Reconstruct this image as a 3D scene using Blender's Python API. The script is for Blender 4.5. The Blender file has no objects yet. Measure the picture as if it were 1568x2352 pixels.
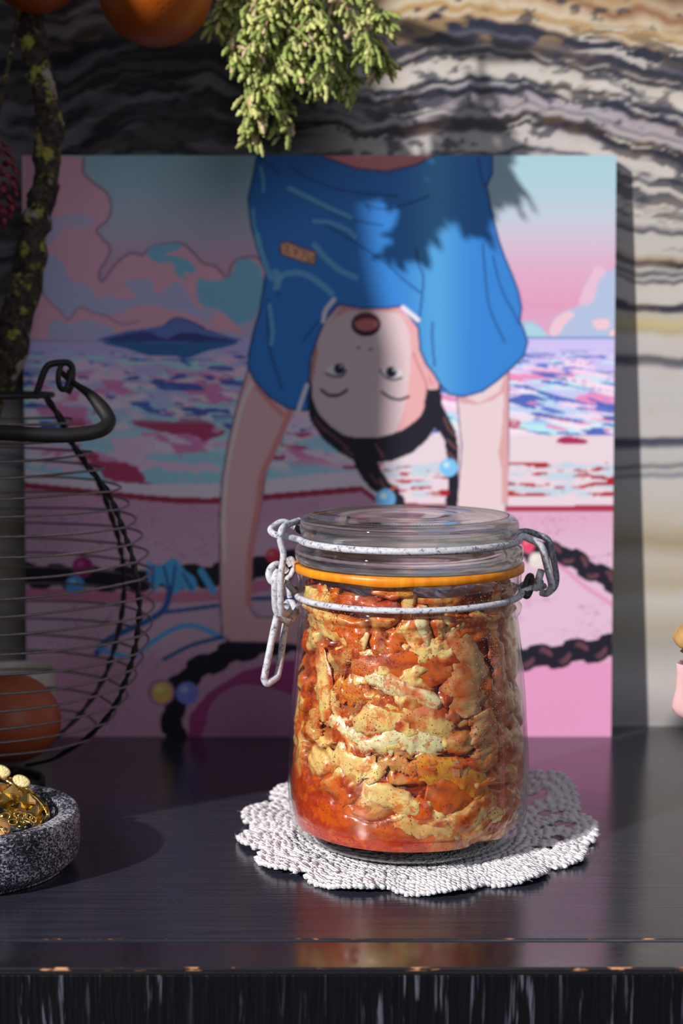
import bpy, bmesh, math, random
import numpy as np
from mathutils import Vector, Matrix, Quaternion

SC = bpy.context.scene
COL = SC.collection
RNG = random.Random(7)
NR = np.random.RandomState(11)

# ------------------------------------------------------------------ camera
F_PX, CAM_H, PITCH = 3500.0, 0.22, math.radians(5.9)
cam_data = bpy.data.cameras.new('camera')
cam = bpy.data.objects.new('camera', cam_data)
COL.objects.link(cam)
cam.location = (0, 0, CAM_H)
cam.rotation_euler = (math.radians(90) - PITCH, 0, 0)
cam_data.sensor_fit = 'VERTICAL'
cam_data.sensor_height = 36.0
cam_data.sensor_width = 24.0
cam_data.lens = F_PX / 2352 * 36.0
cam_data.clip_start = 0.01
cam_data.dof.use_dof = True
cam_data.dof.focus_distance = 0.635
cam_data.dof.aperture_fstop = 8.0
cam_data.dof.aperture_blades = 0
SC.camera = cam

# ------------------------------------------------------------------ world, sun, added fill light, exposure
world = bpy.data.worlds.new('world')
SC.world = world
world.use_nodes = True
wn = world.node_tree.nodes
wn['Background'].inputs[0].default_value = (0.80, 0.84, 1.0, 1)
wn['Background'].inputs[1].default_value = 0.13

SUN_AZ, SUN_EL = math.radians(42), math.radians(28.5)
SUN = Vector((math.cos(SUN_AZ) * math.cos(SUN_EL), math.sin(SUN_AZ) * math.cos(SUN_EL), -math.sin(SUN_EL)))
sd = bpy.data.lights.new('sun', 'SUN')
sd.energy = 4.2
sd.color = (1.0, 0.965, 0.91)
sd.angle = math.radians(1.6)
so = bpy.data.objects.new('sun', sd)
so.rotation_euler = SUN.to_track_quat('-Z', 'Y').to_euler()
so.location = (-1, -0.8, 1.5)
COL.objects.link(so)

ad = bpy.data.lights.new('fill_light', 'AREA')  # soft fill lamp added at the front right, no visible source
ad.shape = 'RECTANGLE'
ad.size, ad.size_y = 1.4, 1.6
ad.energy = 8.5
ad.color = (0.86, 0.92, 1.0)
ao = bpy.data.objects.new('fill_light', ad)
ao.location = (0.9, -1.3, 1.3)
ao.rotation_euler = (Vector((0, 0.8, 0.1)) - ao.location).to_track_quat('-Z', 'Y').to_euler()
COL.objects.link(ao)

SC.view_settings.view_transform = 'Standard'
SC.view_settings.look = 'None'
SC.view_settings.gamma = 1.0
SC.view_settings.use_curve_mapping = False
SC.view_settings.exposure = 0.0
SC.cycles.max_bounces = 14
SC.cycles.transparent_max_bounces = 24
SC.cycles.transmission_bounces = 12
SC.cycles.use_denoising = True
SC.cycles.caustics_refractive = False
SC.cycles.caustics_reflective = False
SC.cycles.sample_clamp_indirect = 6.0

# ------------------------------------------------------------------ helpers
CT, ST = math.cos(PITCH), math.sin(PITCH)

def ray(px, py):
    a = (px - 784) / F_PX
    b = (1176 - py) / F_PX
    return Vector((a, CT + b * ST, -ST + b * CT))

def onz(px, py, z=0.0):
    d = ray(px, py)
    t = (z - CAM_H) / d.z
    return Vector((d.x * t, d.y * t, z))

def ond(px, py, D):
    d = ray(px, py)
    t = D / d.y
    return Vector((d.x * t, D, CAM_H + d.z * t))

def lin(c):
    c = np.asarray(c, dtype=float) / 255.0
    return np.where(c <= 0.04045, c / 12.92, ((c + 0.055) / 1.055) ** 2.4)

def L(r, g, b, k=1.0):
    v = lin((r, g, b)) * k
    return (float(v[0]), float(v[1]), float(v[2]), 1.0)

def vnoise(x, y, seed=0):
    x = np.asarray(x, dtype=float); y = np.asarray(y, dtype=float)
    xi = np.floor(x).astype(np.int64); yi = np.floor(y).astype(np.int64)
    fx = x - xi; fy = y - yi
    fx = fx * fx * (3 - 2 * fx); fy = fy * fy * (3 - 2 * fy)
    def hsh(a, b):
        n = (a * 374761393 + b * 668265263 + seed * 1442695041) & 0x7fffffff
        n = ((n ^ (n >> 13)) * 1274126177) & 0x7fffffff
        n = n ^ (n >> 16)
        return (n & 0xffff) / 65535.0
    v00 = hsh(xi, yi); v10 = hsh(xi + 1, yi); v01 = hsh(xi, yi + 1); v11 = hsh(xi + 1, yi + 1)
    return (v00 * (1 - fx) + v10 * fx) * (1 - fy) + (v01 * (1 - fx) + v11 * fx) * fy

def fbm(x, y, seed=0, oct=4, gain=0.5):
    s = 0; a = 1; t = 0
    for i in range(oct):
        s = s + a * vnoise(x * 2 ** i + 17.3 * i, y * 2 ** i - 9.1 * i, seed + i)
        t += a; a *= gain
    return s / t

def sstep(a, b, x):
    t = np.clip((x - a) / (b - a), 0, 1)
    return t * t * (3 - 2 * t)

def mesh_np(name, verts, faces, smooth=True, colors=None):
    """verts (n,3); faces (m,4) or (m,3)"""
    me = bpy.data.meshes.new(name)
    verts = np.asarray(verts, dtype=np.float32)
    faces = np.asarray(faces, dtype=np.int32)
    n, k = faces.shape
    me.vertices.add(len(verts))
    me.vertices.foreach_set('co', verts.ravel())
    me.loops.add(n * k)
    me.loops.foreach_set('vertex_index', faces.ravel())
    me.polygons.add(n)
    me.polygons.foreach_set('loop_start', np.arange(0, n * k, k, dtype=np.int32))
    me.polygons.foreach_set('loop_total', np.full(n, k, dtype=np.int32))
    me.update(calc_edges=True)
    if smooth:
        me.polygons.foreach_set('use_smooth', np.ones(n, dtype=bool))
    if colors is not None:
        at = me.color_attributes.new('paint', 'FLOAT_COLOR', 'POINT')
        c = np.ones((len(verts), 4), dtype=np.float32)
        c[:, :3] = colors
        at.data.foreach_set('color', c.ravel())
    me.validate()
    return me

def link(name, me, m=None, parent=None):
    o = bpy.data.objects.new(name, me)
    COL.objects.link(o)
    if m is not None and me is not None and len(me.materials) == 0:
        me.materials.append(m)
    if parent is not None:
        o.parent = parent
        o.matrix_parent_inverse = Matrix.Translation(-parent.location) if parent.type == 'EMPTY' else Matrix()
    return o

def tag(o, label=None, cat=None, group=None, kind=None):
    if label: o['label'] = label
    if cat: o['category'] = cat
    if group: o['group'] = group
    if kind: o['kind'] = kind
    return o

def thing(name, loc, label, cat, group=None):
    o = bpy.data.objects.new(name, None)
    o.empty_display_size = 0.01
    o.location = loc
    COL.objects.link(o)
    return tag(o, label, cat, group)

def grid_faces(nu, nv, cu=False, cv=False):
    """index = u*nv+v"""
    iu = np.arange(nu if cu else nu - 1); iv = np.arange(nv if cv else nv - 1)
    U, V = np.meshgrid(iu, iv, indexing='ij')
    U1 = (U + 1) % nu; V1 = (V + 1) % nv
    return np.stack([U * nv + V, U1 * nv + V, U1 * nv + V1, U * nv + V1], -1).reshape(-1, 4)

def lathe(prof, n=96, cx=0, cy=0):
    """prof list of (r,z), closed ring surface of revolution"""
    p = np.array(prof, dtype=float)
    a = np.linspace(0, 2 * math.pi, n, endpoint=False)
    X = cx + np.outer(np.cos(a), p[:, 0]); Y = cy + np.outer(np.sin(a), p[:, 0])
    Z = np.tile(p[:, 1], (n, 1))
    v = np.stack([X, Y, Z], -1).reshape(-1, 3)
    return v, grid_faces(n, len(p), cu=True)

def smooth_prof(pts, k=6):
    """Catmull-Rom through 2-D or 3-D points"""
    P = [np.array(p, dtype=float) for p in pts]
    P = [2 * P[0] - P[1]] + P + [2 * P[-1] - P[-2]]
    out = []
    for i in range(1, len(P) - 2):
        for j in range(k):
            t = j / k
            out.append(0.5 * ((2 * P[i]) + (-P[i - 1] + P[i + 1]) * t + (2 * P[i - 1] - 5 * P[i] + 4 * P[i + 1] - P[i + 2]) * t * t + (-P[i - 1] + 3 * P[i] - 3 * P[i + 1] + P[i + 2]) * t ** 3))
    out.append(P[-2])
    return np.array(out)

def tube_data(pts, rad, n=10, closed=False, flat=None):
    P = np.array([tuple(p) for p in pts], dtype=float)
    m = len(P)
    if closed:
        T = np.roll(P, -1, 0) - np.roll(P, 1, 0)
    else:
        T = np.gradient(P, axis=0)
    T /= np.linalg.norm(T, axis=1)[:, None] + 1e-12
    rad = np.full(m, rad) if np.isscalar(rad) else np.asarray(rad, dtype=float)
    N = np.zeros_like(P)
    ref = np.array([0, 0, 1.0]) if abs(T[0][2]) < 0.9 else np.array([0, 1.0, 0])
    nrm = ref - T[0] * ref.dot(T[0]); nrm /= np.linalg.norm(nrm)
    for i in range(m):
        nrm = nrm - T[i] * nrm.dot(T[i])
        nn = np.linalg.norm(nrm)
        nrm = nrm / nn if nn > 1e-9 else np.array([1.0, 0, 0])
        N[i] = nrm
    B = np.cross(T, N)
    a = np.linspace(0, 2 * math.pi, n, endpoint=False)
    v = P[:, None, :] + rad[:, None, None] * (np.cos(a)[None, :, None] * N[:, None, :] + np.sin(a)[None, :, None] * B[:, None, :])
    v = v.reshape(-1, 3)
    f = grid_faces(m, n, cu=closed, cv=True)
    return v, f, m, n

def tube_mesh(name, pts, rad, n=10, closed=False, bumps=0.0):
    v, f, m, k = tube_data(pts, rad, n, closed)
    if bumps:
        v = v + NR.normal(0, bumps, v.shape)
    if not closed:
        c0 = len(v)
        v = np.vstack([v, np.array([tuple(pts[0])]), np.array([tuple(pts[-1])])])
        cap = [[c0, (i + 1) % k, i, i] for i in range(k)] + [[c0 + 1, (m - 1) * k + i, (m - 1) * k + (i + 1) % k, (m - 1) * k + (i + 1) % k] for i in range(k)]
        me = bpy.data.meshes.new(name)
        me.from_pydata(v.tolist(), [], f.tolist() + [list(dict.fromkeys(c)) for c in cap])
        me.polygons.foreach_set('use_smooth', np.ones(len(me.polygons), dtype=bool))
        return me
    return mesh_np(name, v, f)

def join_data(parts):
    vs, fs, o = [], [], 0
    for v, f in parts:
        vs.append(v); fs.append(f + o); o += len(v)
    return np.vstack(vs), np.vstack(fs)

def box_mesh(name, lo, hi, bevel=0.0, seg=2):
    bm = bmesh.new()
    bmesh.ops.create_cube(bm, size=1.0)
    for v in bm.verts:
        v.co = Vector([lo[i] + (v.co[i] + 0.5) * (hi[i] - lo[i]) for i in range(3)])
    if bevel:
        bmesh.ops.bevel(bm, geom=bm.edges[:], offset=bevel, segments=seg, affect='EDGES', profile=0.5)
    me = bpy.data.meshes.new(name)
    bm.to_mesh(me); bm.free()
    return me

def ico_np(sub):
    bm = bmesh.new()
    bmesh.ops.create_icosphere(bm, subdivisions=sub, radius=1.0)
    bm.verts.ensure_lookup_table()
    v = np.array([tuple(a.co) for a in bm.verts]); f = np.array([[b.index for b in q.verts] for q in bm.faces])
    bm.free()
    return v, f
ICO1 = ico_np(1); ICO2 = ico_np(2); ICO3 = ico_np(3)

# ------------------------------------------------------------------ material helpers
class NT:
    def __init__(self, name):
        self.m = bpy.data.materials.new(name)
        self.m.use_nodes = True
        self.t = self.m.node_tree
        self.p = self.t.nodes['Principled BSDF']
        self.out = self.t.nodes['Material Output']
    def n(self, typ, **kw):
        nd = self.t.nodes.new(typ)
        for k, v in kw.items():
            if k.startswith('i_'):
                nd.inputs[k[2:].replace('_', ' ')].default_value = v
            else:
                setattr(nd, k, v)
        return nd
    def l(self, a, b):
        self.t.links.new(a, b)
    def coord(self, scale=(1, 1, 1), kind='Object', rot=(0, 0, 0)):
        tc = self.n('ShaderNodeTexCoord')
        mp = self.n('ShaderNodeMapping')
        mp.inputs['Scale'].default_value = scale
        mp.inputs['Rotation'].default_value = rot
        self.l(tc.outputs[kind], mp.inputs['Vector'])
        return mp.outputs['Vector']
    def noise(self, vec, scale, detail=4, rough=0.55, dist=0.0):
        nz = self.n('ShaderNodeTexNoise')
        nz.inputs['Scale'].default_value = scale
        nz.inputs['Detail'].default_value = detail
        nz.inputs['Roughness'].default_value = rough
        nz.inputs['Distortion'].default_value = dist
        self.l(vec, nz.inputs['Vector'])
        return nz.outputs['Fac']
    def ramp(self, fac, stops, interp='LINEAR'):
        r = self.n('ShaderNodeValToRGB')
        r.color_ramp.interpolation = interp
        el = r.color_ramp.elements
        while len(el) < len(stops): el.new(0.5)
        for e, (p, c) in zip(el, stops):
            e.position = p
            e.color = c if len(c) == 4 else (*c, 1)
        self.l(fac, r.inputs[0])
        return r.outputs['Color']
    def mix(self, fac, a, b, mode='MIX'):
        mx = self.n('ShaderNodeMix', data_type='RGBA', blend_type=mode)
        for s, v in ((mx.inputs[0], fac), (mx.inputs[6], a), (mx.inputs[7], b)):
            if hasattr(v, 'is_linked') or hasattr(v, 'links'):
                self.l(v, s)
            else:
                s.default_value = v
        return mx.outputs[2]
    def math(self, op, a, b=0.0):
        mt = self.n('ShaderNodeMath', operation=op)
        for s, v in ((mt.inputs[0], a), (mt.inputs[1], b)):
            if hasattr(v, 'links'):
                self.l(v, s)
            else:
                s.default_value = v
        return mt.outputs[0]
    def bump(self, h, strength=0.3, dist=0.001):
        b = self.n('ShaderNodeBump')
        b.inputs['Strength'].default_value = strength
        b.inputs['Distance'].default_value = dist
        self.l(h, b.inputs['Height'])
        return b.outputs['Normal']
    def set(self, **kw):
        for k, v in kw.items():
            s = self.p.inputs[k.replace('_', ' ')]
            if hasattr(v, 'links'):
                self.l(v, s)
            else:
                s.default_value = v
        return self

def simple(name, rgb, rough=0.5, metal=0.0, var=0.0, nscale=200, bump=0.0, bdist=0.0005, spec=0.5):
    a = NT(name)
    a.set(Roughness=rough, Metallic=metal)
    a.p.inputs['Specular IOR Level'].default_value = spec
    v = a.coord()
    nz = a.noise(v, nscale, 5)
    if var:
        k1 = tuple(c * (1 - var) for c in rgb[:3]) + (1,)
        k2 = tuple(min(1, c * (1 + var)) for c in rgb[:3]) + (1,)
        a.set(Base_Color=a.ramp(nz, [(0.3, k1), (0.7, k2)]))
    else:
        a.set(Base_Color=rgb)
    if bump:
        a.set(Normal=a.bump(nz, bump, bdist))
    return a.m

# black brushed sideboard top
def mat_table():
    a = NT('black_grained_lacquer')
    v = a.coord((14, 620, 14))
    g1 = a.noise(v, 1.0, 5, 0.6)
    v2 = a.coord((30, 1500, 30))
    g2 = a.noise(v2, 1.0, 2, 0.5)
    v3 = a.coord((1, 1, 1))
    cloud = a.noise(v3, 22, 5, 0.6)
    base = a.ramp(g1, [(0.3, (0.016, 0.016, 0.026, 1)), (0.75, (0.044, 0.046, 0.070, 1))])
    vor = a.n('ShaderNodeTexVoronoi', feature='F1'); vor.inputs['Scale'].default_value = 420
    a.l(v3, vor.inputs['Vector'])
    dens = a.math('MULTIPLY', a.math('SUBTRACT', cloud, 0.34), 0.28)
    speck = a.math('LESS_THAN', vor.outputs['Distance'], dens)
    line = a.ramp(g2, [(0.70, (0, 0, 0, 1)), (0.78, (1, 1, 1, 1))])
    lm = a.math('MULTIPLY', line, a.ramp(a.noise(v3, 45, 3), [(0.5, (0, 0, 0, 1)), (0.7, (0.35, 0.35, 0.35, 1))]))
    c = a.mix(lm, base, (0.16, 0.15, 0.19, 1))
    c = a.mix(a.math('MULTIPLY', speck, 0.6), c, (0.30, 0.26, 0.24, 1))
    h = a.math('ADD', g1, a.math('MULTIPLY', g2, 0.5))
    a.set(Base_Color=c, Roughness=a.ramp(cloud, [(0.3, (0.12, 0.12, 0.12, 1)), (0.7, (0.22, 0.22, 0.22, 1))]),
          Normal=a.bump(h, 0.32, 0.0003))
    a.p.inputs['IOR'].default_value = 1.68
    return a.m

def mat_strip():
    a = NT('black_edge_lacquer')
    v = a.coord((1, 1, 1))
    n_ = a.noise(v, 160, 5, 0.65)
    vor = a.n('ShaderNodeTexVoronoi', feature='F1'); vor.inputs['Scale'].default_value = 500
    a.l(v, vor.inputs['Vector'])
    sp = a.math('LESS_THAN', vor.outputs['Distance'], 0.10)
    c = a.mix(a.math('MULTIPLY', sp, 0.35), (0.012, 0.011, 0.018, 1), (0.25, 0.24, 0.24, 1))
    a.set(Base_Color=c, Roughness=a.ramp(n_, [(0.3, (0.09, 0.09, 0.09, 1)), (0.7, (0.2, 0.2, 0.2, 1))]), Normal=a.bump(n_, 0.04, 0.0002))
    a.p.inputs['IOR'].default_value = 2.3
    return a.m

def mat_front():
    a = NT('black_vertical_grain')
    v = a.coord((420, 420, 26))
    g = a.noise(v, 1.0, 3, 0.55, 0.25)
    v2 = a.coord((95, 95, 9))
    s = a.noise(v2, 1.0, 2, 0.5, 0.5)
    streak = a.math('MULTIPLY', a.ramp(g, [(0.575, (0, 0, 0, 1)), (0.64, (1, 1, 1, 1))]), a.ramp(s, [(0.46, (0, 0, 0, 1)), (0.60, (1, 1, 1, 1))]))  # pale streaks put sunlight on the grain ridges into the colour
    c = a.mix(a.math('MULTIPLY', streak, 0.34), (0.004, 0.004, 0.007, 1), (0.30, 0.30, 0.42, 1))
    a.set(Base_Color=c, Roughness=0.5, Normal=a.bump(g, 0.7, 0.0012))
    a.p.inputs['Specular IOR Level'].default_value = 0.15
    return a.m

def mat_edge():
    a = NT('worn_lacquer_edge')
    v = a.coord((85, 300, 300))
    w = a.noise(v, 1.0, 3, 0.6)
    c = a.ramp(w, [(0.55, (0.016, 0.015, 0.022, 1)), (0.59, (0.12, 0.05, 0.02, 1)), (0.65, (0.65, 0.34, 0.18, 1))])
    a.set(Base_Color=c, Roughness=0.3)
    return a.m

def mat_paint(name, rough=0.5, bump=0.0, scale=300, coat=0.0, spec=0.5, gain=None):
    a = NT(name)
    at = a.n('ShaderNodeAttribute', attribute_name='paint')
    a.set(Base_Color=at.outputs['Color'], Roughness=rough)
    a.p.inputs['Specular IOR Level'].default_value = spec
    if coat:
        a.p.inputs['Coat Weight'].default_value = coat
        a.p.inputs['Coat Roughness'].default_value = 0.06
    if bump:
        a.set(Normal=a.bump(a.noise(a.coord(), scale, 5), bump, 0.0006))
    return a

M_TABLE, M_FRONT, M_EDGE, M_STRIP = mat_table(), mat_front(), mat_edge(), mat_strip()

# ------------------------------------------------------------------ sideboard
TABLE_FRONT = onz(784, 2222).y
SEAM = onz(784, 2160).y
WALL_D = onz(1500, 1668).y
sb = thing('sideboard', (0, 0.7, -0.8), 'black wooden sideboard with brushed grain top and worn front edge', 'sideboard')
link('tabletop', box_mesh('tabletop', (-1.1, SEAM + 0.0012, -0.022), (1.1, WALL_D - 0.0002, 0.0), 0.0008), M_TABLE, sb)
es = link('front_edge_strip', box_mesh('front_edge_strip', (-1.1, TABLE_FRONT, -0.0030), (1.1, SEAM - 0.0006, -0.0002), 0.0009), M_STRIP, sb)
link('worn_edge', tube_mesh('worn_edge', [(x, TABLE_FRONT + 0.0004, -0.0008) for x in np.linspace(-0.5, 0.5, 60)], 0.00075, 8), M_EDGE, sb)
link('worn_edge', tube_mesh('worn_edge', [(x, SEAM + 0.0020, -0.0007) for x in np.linspace(-0.5, 0.5, 60)], 0.00072, 8), M_EDGE, sb)
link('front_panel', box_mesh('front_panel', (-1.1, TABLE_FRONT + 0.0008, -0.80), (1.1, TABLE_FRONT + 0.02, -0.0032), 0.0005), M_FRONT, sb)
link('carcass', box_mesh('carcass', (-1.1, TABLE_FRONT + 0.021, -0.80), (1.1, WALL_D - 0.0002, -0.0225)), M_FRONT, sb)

# ------------------------------------------------------------------ banded marble wall
def wall_colour(px, py):
    x, y = px, py
    sh = np.interp(x, [-400, 0, 150, 350, 480, 620, 868, 1000, 1080, 1150, 1200, 1280, 1400, 1568, 2000],
                   [70, 40, 55, -18, -8, 10, 8, -6, -14, -4, -16, 4, 26, 60, 110])
    sh = sh * sstep(700, 380, y) + (1 - sstep(700, 380, y)) * np.interp(x, [0, 1568], [-20, 6])
    wob = 44 * (fbm(x / 70, y / 150, 3, 3) - 0.5) + 10 * (fbm(x / 20, y / 42, 9, 3) - 0.5)
    wob += 40 * (fbm(x / 260 + 5, y / 300, 21, 2) - 0.5)
    wob = wob * np.where(y > 700, 0.45, 1.0)
    b = y - sh + wob
    N, B, D, C = (34, 36, 56), (52, 38, 38), (96, 92, 108), (214, 206, 200)
    st = [(-300, C), (-260, N), (-220, (150, 140, 150)), (-160, (190, 150, 100)), (-110, N), (-80, C), (-60, (120, 80, 50)), (-30, (196, 170, 140)), (-8, (150, 100, 60)),
          (10, (205, 180, 150)), (26, (222, 206, 180)), (40, (190, 146, 84)), (55, (222, 206, 184)), (62, (160, 130, 105)), (68, N), (88, (40, 44, 68)), (96, D), (106, N),
          (122, (60, 54, 60)), (128, (170, 160, 160)), (136, (70, 60, 62)), (142, (36, 34, 46)), (147, (200, 190, 184)), (160, C), (182, (220, 214, 208)), (190, (190, 184, 180)),
          (194, N), (201, (60, 60, 78)), (204, (186, 180, 182)), (209, (150, 145, 156)), (213, N), (224, (40, 38, 52)), (229, (170, 160, 172)),
          (246, (186, 176, 184)), (256, (132, 124, 136)), (266, (196, 188, 190)), (275, (150, 140, 146)), (280, B), (298, (44, 34, 38)), (306, (96, 88, 100)), (312, (196, 188, 188)),
          (330, (210, 202, 200)), (348, (206, 198, 196)), (356, (60, 60, 80)), (366, (196, 190, 192)), (384, (204, 198, 196)), (392, (70, 60, 64)), (400, (190, 184, 186)),
          (425, (200, 194, 196)), (440, (80, 80, 98)), (452, (200, 194, 192)), (478, (206, 200, 196)), (500, (60, 60, 74)), (508, (200, 194, 190)), (556, (204, 196, 188)),
          (574, (170, 150, 130)), (580, (60, 44, 44)), (592, (50, 44, 56)), (600, (200, 194, 188)), (612, (70, 68, 84)), (620, (190, 186, 186)), (632, (66, 66, 84)), (640, (206, 200, 194)),
          (688, (206, 200, 196)), (696, (56, 52, 64)), (708, (60, 60, 78)), (716, (196, 188, 178)), (736, (206, 190, 150)), (756, (190, 176, 140)), (770, (206, 200, 196)), (806, (204, 198, 200)),
          (818, (72, 76, 96)), (830, (110, 112, 126)), (842, (204, 198, 198)), (900, (200, 196, 196)), (996, (204, 198, 196)), (1006, (66, 70, 88)), (1018, (90, 94, 108)), (1030, (200, 196, 196)),
          (1058, (196, 192, 192)), (1068, (110, 116, 130)), (1078, (200, 194, 194)), (1090, (132, 138, 150)), (1100, (204, 198, 196)), (1190, (196, 188, 176)), (1240, (170, 154, 128)), (1280, (196, 188, 176)), (1340, (186, 174, 154)), (1380, (204, 198, 192)), (1440, (184, 174, 158)),
          (1480, (176, 170, 164)), (1560, (206, 200, 198)), (1650, (170, 164, 164)), (1720, (200, 194, 190))]
    bs = np.array([s[0] for s in st]); cs = lin(np.array([s[1] for s in st]))
    col = np.stack([np.interp(b, bs, cs[:, i]) for i in range(3)], -1)
    b2 = b + 9 * (fbm(x / 34, y / 26, 15, 3) - 0.5)
    swell = sstep(0.50, 0.62, fbm(x / 120, b2 / 30, 17, 3)) * sstep(700, 420, y)
    tn = fbm(x / 240 + 3, b2 / 15, 19, 3)
    bold = np.where((tn > 0.52)[..., None], lin(C), lin((30, 31, 48)))
    swell = swell * sstep(40, 90, y) * 0.8
    col = col * (1 - swell[..., None]) + bold * swell[..., None]
    # patchy inclusions
    sp = fbm(x / 30, y / 22, 40, 3)
    k = sstep(0.60, 0.68, sp) * (sstep(560, 420, y)) * 0.8
    col = col * (1 - k[..., None]) + lin((44, 44, 62)) * k[..., None]
    sp2 = fbm(x / 70, y / 30, 77, 3)
    k2 = sstep(0.58, 0.70, sp2) * (0.5 * sstep(120, 70, y) + 0.10)
    col = col * (1 - k2[..., None]) + lin((196, 160, 108)) * k2[..., None]
    # veined stone darkened towards the left: shade painted into its colour
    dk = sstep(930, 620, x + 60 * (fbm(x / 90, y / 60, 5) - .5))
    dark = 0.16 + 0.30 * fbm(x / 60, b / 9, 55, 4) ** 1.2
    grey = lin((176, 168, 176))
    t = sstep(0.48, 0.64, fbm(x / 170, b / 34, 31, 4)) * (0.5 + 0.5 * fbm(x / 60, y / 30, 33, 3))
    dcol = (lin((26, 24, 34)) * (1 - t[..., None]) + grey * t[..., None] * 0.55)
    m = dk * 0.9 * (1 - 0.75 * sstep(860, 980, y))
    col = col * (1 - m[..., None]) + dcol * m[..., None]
    return np.clip(col * 0.98, 0, 1)

def build_wall():
    nx, nz = 560, 640
    xs = np.linspace(-0.62, 0.45, nx); zs = np.linspace(0.0, 0.66, nz)
    X, Z = np.meshgrid(xs, zs, indexing='ij')
    w = WALL_D * CT - (Z - CAM_H) * ST
    vv = WALL_D * ST + (Z - CAM_H) * CT
    px = 784 + F_PX * X / w; py = 1176 - F_PX * vv / w
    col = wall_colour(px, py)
    v = np.stack([X, np.full_like(X, WALL_D), Z], -1).reshape(-1, 3)
    f = grid_faces(nx, nz)
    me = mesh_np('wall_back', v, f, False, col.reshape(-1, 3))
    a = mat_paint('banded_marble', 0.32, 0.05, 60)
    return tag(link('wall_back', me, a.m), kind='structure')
build_wall()
def mat_marble_far():
    a = NT('banded_marble_beyond')
    v = a.coord((1.2, 1.2, 14))
    nz = a.noise(v, 1.0, 5, 0.6, 0.6)
    a.set(Base_Color=a.ramp(nz, [(0.35, L(36, 36, 54)), (0.48, L(180, 172, 172)), (0.55, L(60, 50, 52)), (0.62, L(208, 200, 196))]), Roughness=0.3)
    return a.m
M_MF = mat_marble_far()
for nm, lo, hi in (('wall_backing', (-1.6, WALL_D + 0.002, -0.8), (1.6, WALL_D + 0.04, 1.5)),
                   ('wall_upper', (-1.6, WALL_D, 0.6605), (1.6, WALL_D + 0.0019, 1.5)),
                   ('wall_right', (0.4505, WALL_D, 0.0), (1.6, WALL_D + 0.0019, 0.66)),
                   ('wall_left', (-1.6, WALL_D, 0.0), (-0.6205, WALL_D + 0.0019, 0.66))):
    tag(link(nm, box_mesh(nm, lo, hi), M_MF), kind='structure')
fl = NT('dark_floor_boards')
fl.set(Base_Color=fl.ramp(fl.noise(fl.coord((2, 30, 1)), 3, 5), [(0.3, L(60, 48, 40)), (0.7, L(96, 78, 62))]), Roughness=0.5)
tag(link('floor', box_mesh('floor', (-3, -3, -0.85), (3, 1.2, -0.80)), fl.m), kind='structure')

# ------------------------------------------------------------------ the printed picture
def in_poly(P, X, Y):
    P = np.asarray(P, dtype=float)
    ins = np.zeros(X.shape, dtype=bool)
    n = len(P)
    for i in range(n):
        x0, y0 = P[i]; x1, y1 = P[(i + 1) % n]
        if y0 == y1: continue
        c = ((Y > y0) != (Y > y1)) & (X < (x1 - x0) * (Y - y0) / (y1 - y0) + x0)
        ins ^= c
    return ins

class Canvas:
    def __init__(self, x0, x1, y0, y1, step):
        self.xs = np.arange(x0, x1 + step, step); self.ys = np.arange(y0, y1 + step, step)
        self.X, self.Y = np.meshgrid(self.xs, self.ys, indexing='ij')
        self.C = np.zeros(self.X.shape + (3,))
        self.st = step
    def box(self, P, m):
        P = np.asarray(P, dtype=float)
        i0 = max(0, int((P[:, 0].min() - m - self.xs[0]) / self.st)); i1 = min(len(self.xs), int((P[:, 0].max() + m - self.xs[0]) / self.st) + 2)
        j0 = max(0, int((P[:, 1].min() - m - self.ys[0]) / self.st)); j1 = min(len(self.ys), int((P[:, 1].max() + m - self.ys[0]) / self.st) + 2)
        return slice(i0, i1), slice(j0, j1)
    def put(self, s, mask, col, a=1.0):
        c = np.asarray(col, dtype=float)
        k = (mask * a)[..., None]
        self.C[s] = self.C[s] * (1 - k) + c * k
    def poly(self, pts, col, smooth=True, a=1.0, outline=None, ow=3, soft=0):
        P = np.asarray(pts, dtype=float)
        if smooth:
            Q = np.vstack([P[-1:], P, P[:2]])
            P2 = smooth_prof(Q, 5)[5:-5]
            P = P2
        s = self.box(P, 3)
        if i_empty(s): return
        X, Y = self.X[s], self.Y[s]
        m = in_poly(P, X, Y).astype(float)
        self.put(s, m, col, a)
        if outline is not None:
            self.stroke(np.vstack([P, P[:1]]), outline, ow, smooth=False)
    def stroke(self, pts, col, w, smooth=True, a=1.0):
        P = np.asarray(pts, dtype=float)
        if smooth and len(P) > 2: P = smooth_prof(P, 6)
        s = self.box(P, w + 4)
        if i_empty(s): return
        X, Y = self.X[s], self.Y[s]
        D = np.full(X.shape, 1e9)
        for i in range(len(P) - 1):
            ax, ay = P[i]; bx, by = P[i + 1]
            dx, dy = bx - ax, by - ay
            l2 = dx * dx + dy * dy + 1e-9
            t = np.clip(((X - ax) * dx + (Y - ay) * dy) / l2, 0, 1)
            D = np.minimum(D, (X - ax - t * dx) ** 2 + (Y - ay - t * dy) ** 2)
        D = np.sqrt(D)
        self.put(s, np.clip((w / 2 - D) / 1.5 + 0.5, 0, 1), col, a)
    def disc(self, x, y, rx, ry, col, a=1.0, soft=1.5):
        P = [(x - rx, y - ry), (x + rx, y + ry)]
        s = self.box(P, 6)
        if i_empty(s): return
        d = np.sqrt(((self.X[s] - x) / rx) ** 2 + ((self.Y[s] - y) / ry) ** 2)
        self.put(s, np.clip((1 - d) * min(rx, ry) / soft + 0.5, 0, 1), col, a)

def i_empty(s):
    return s[0].stop <= s[0].start or s[1].stop <= s[1].start

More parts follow.
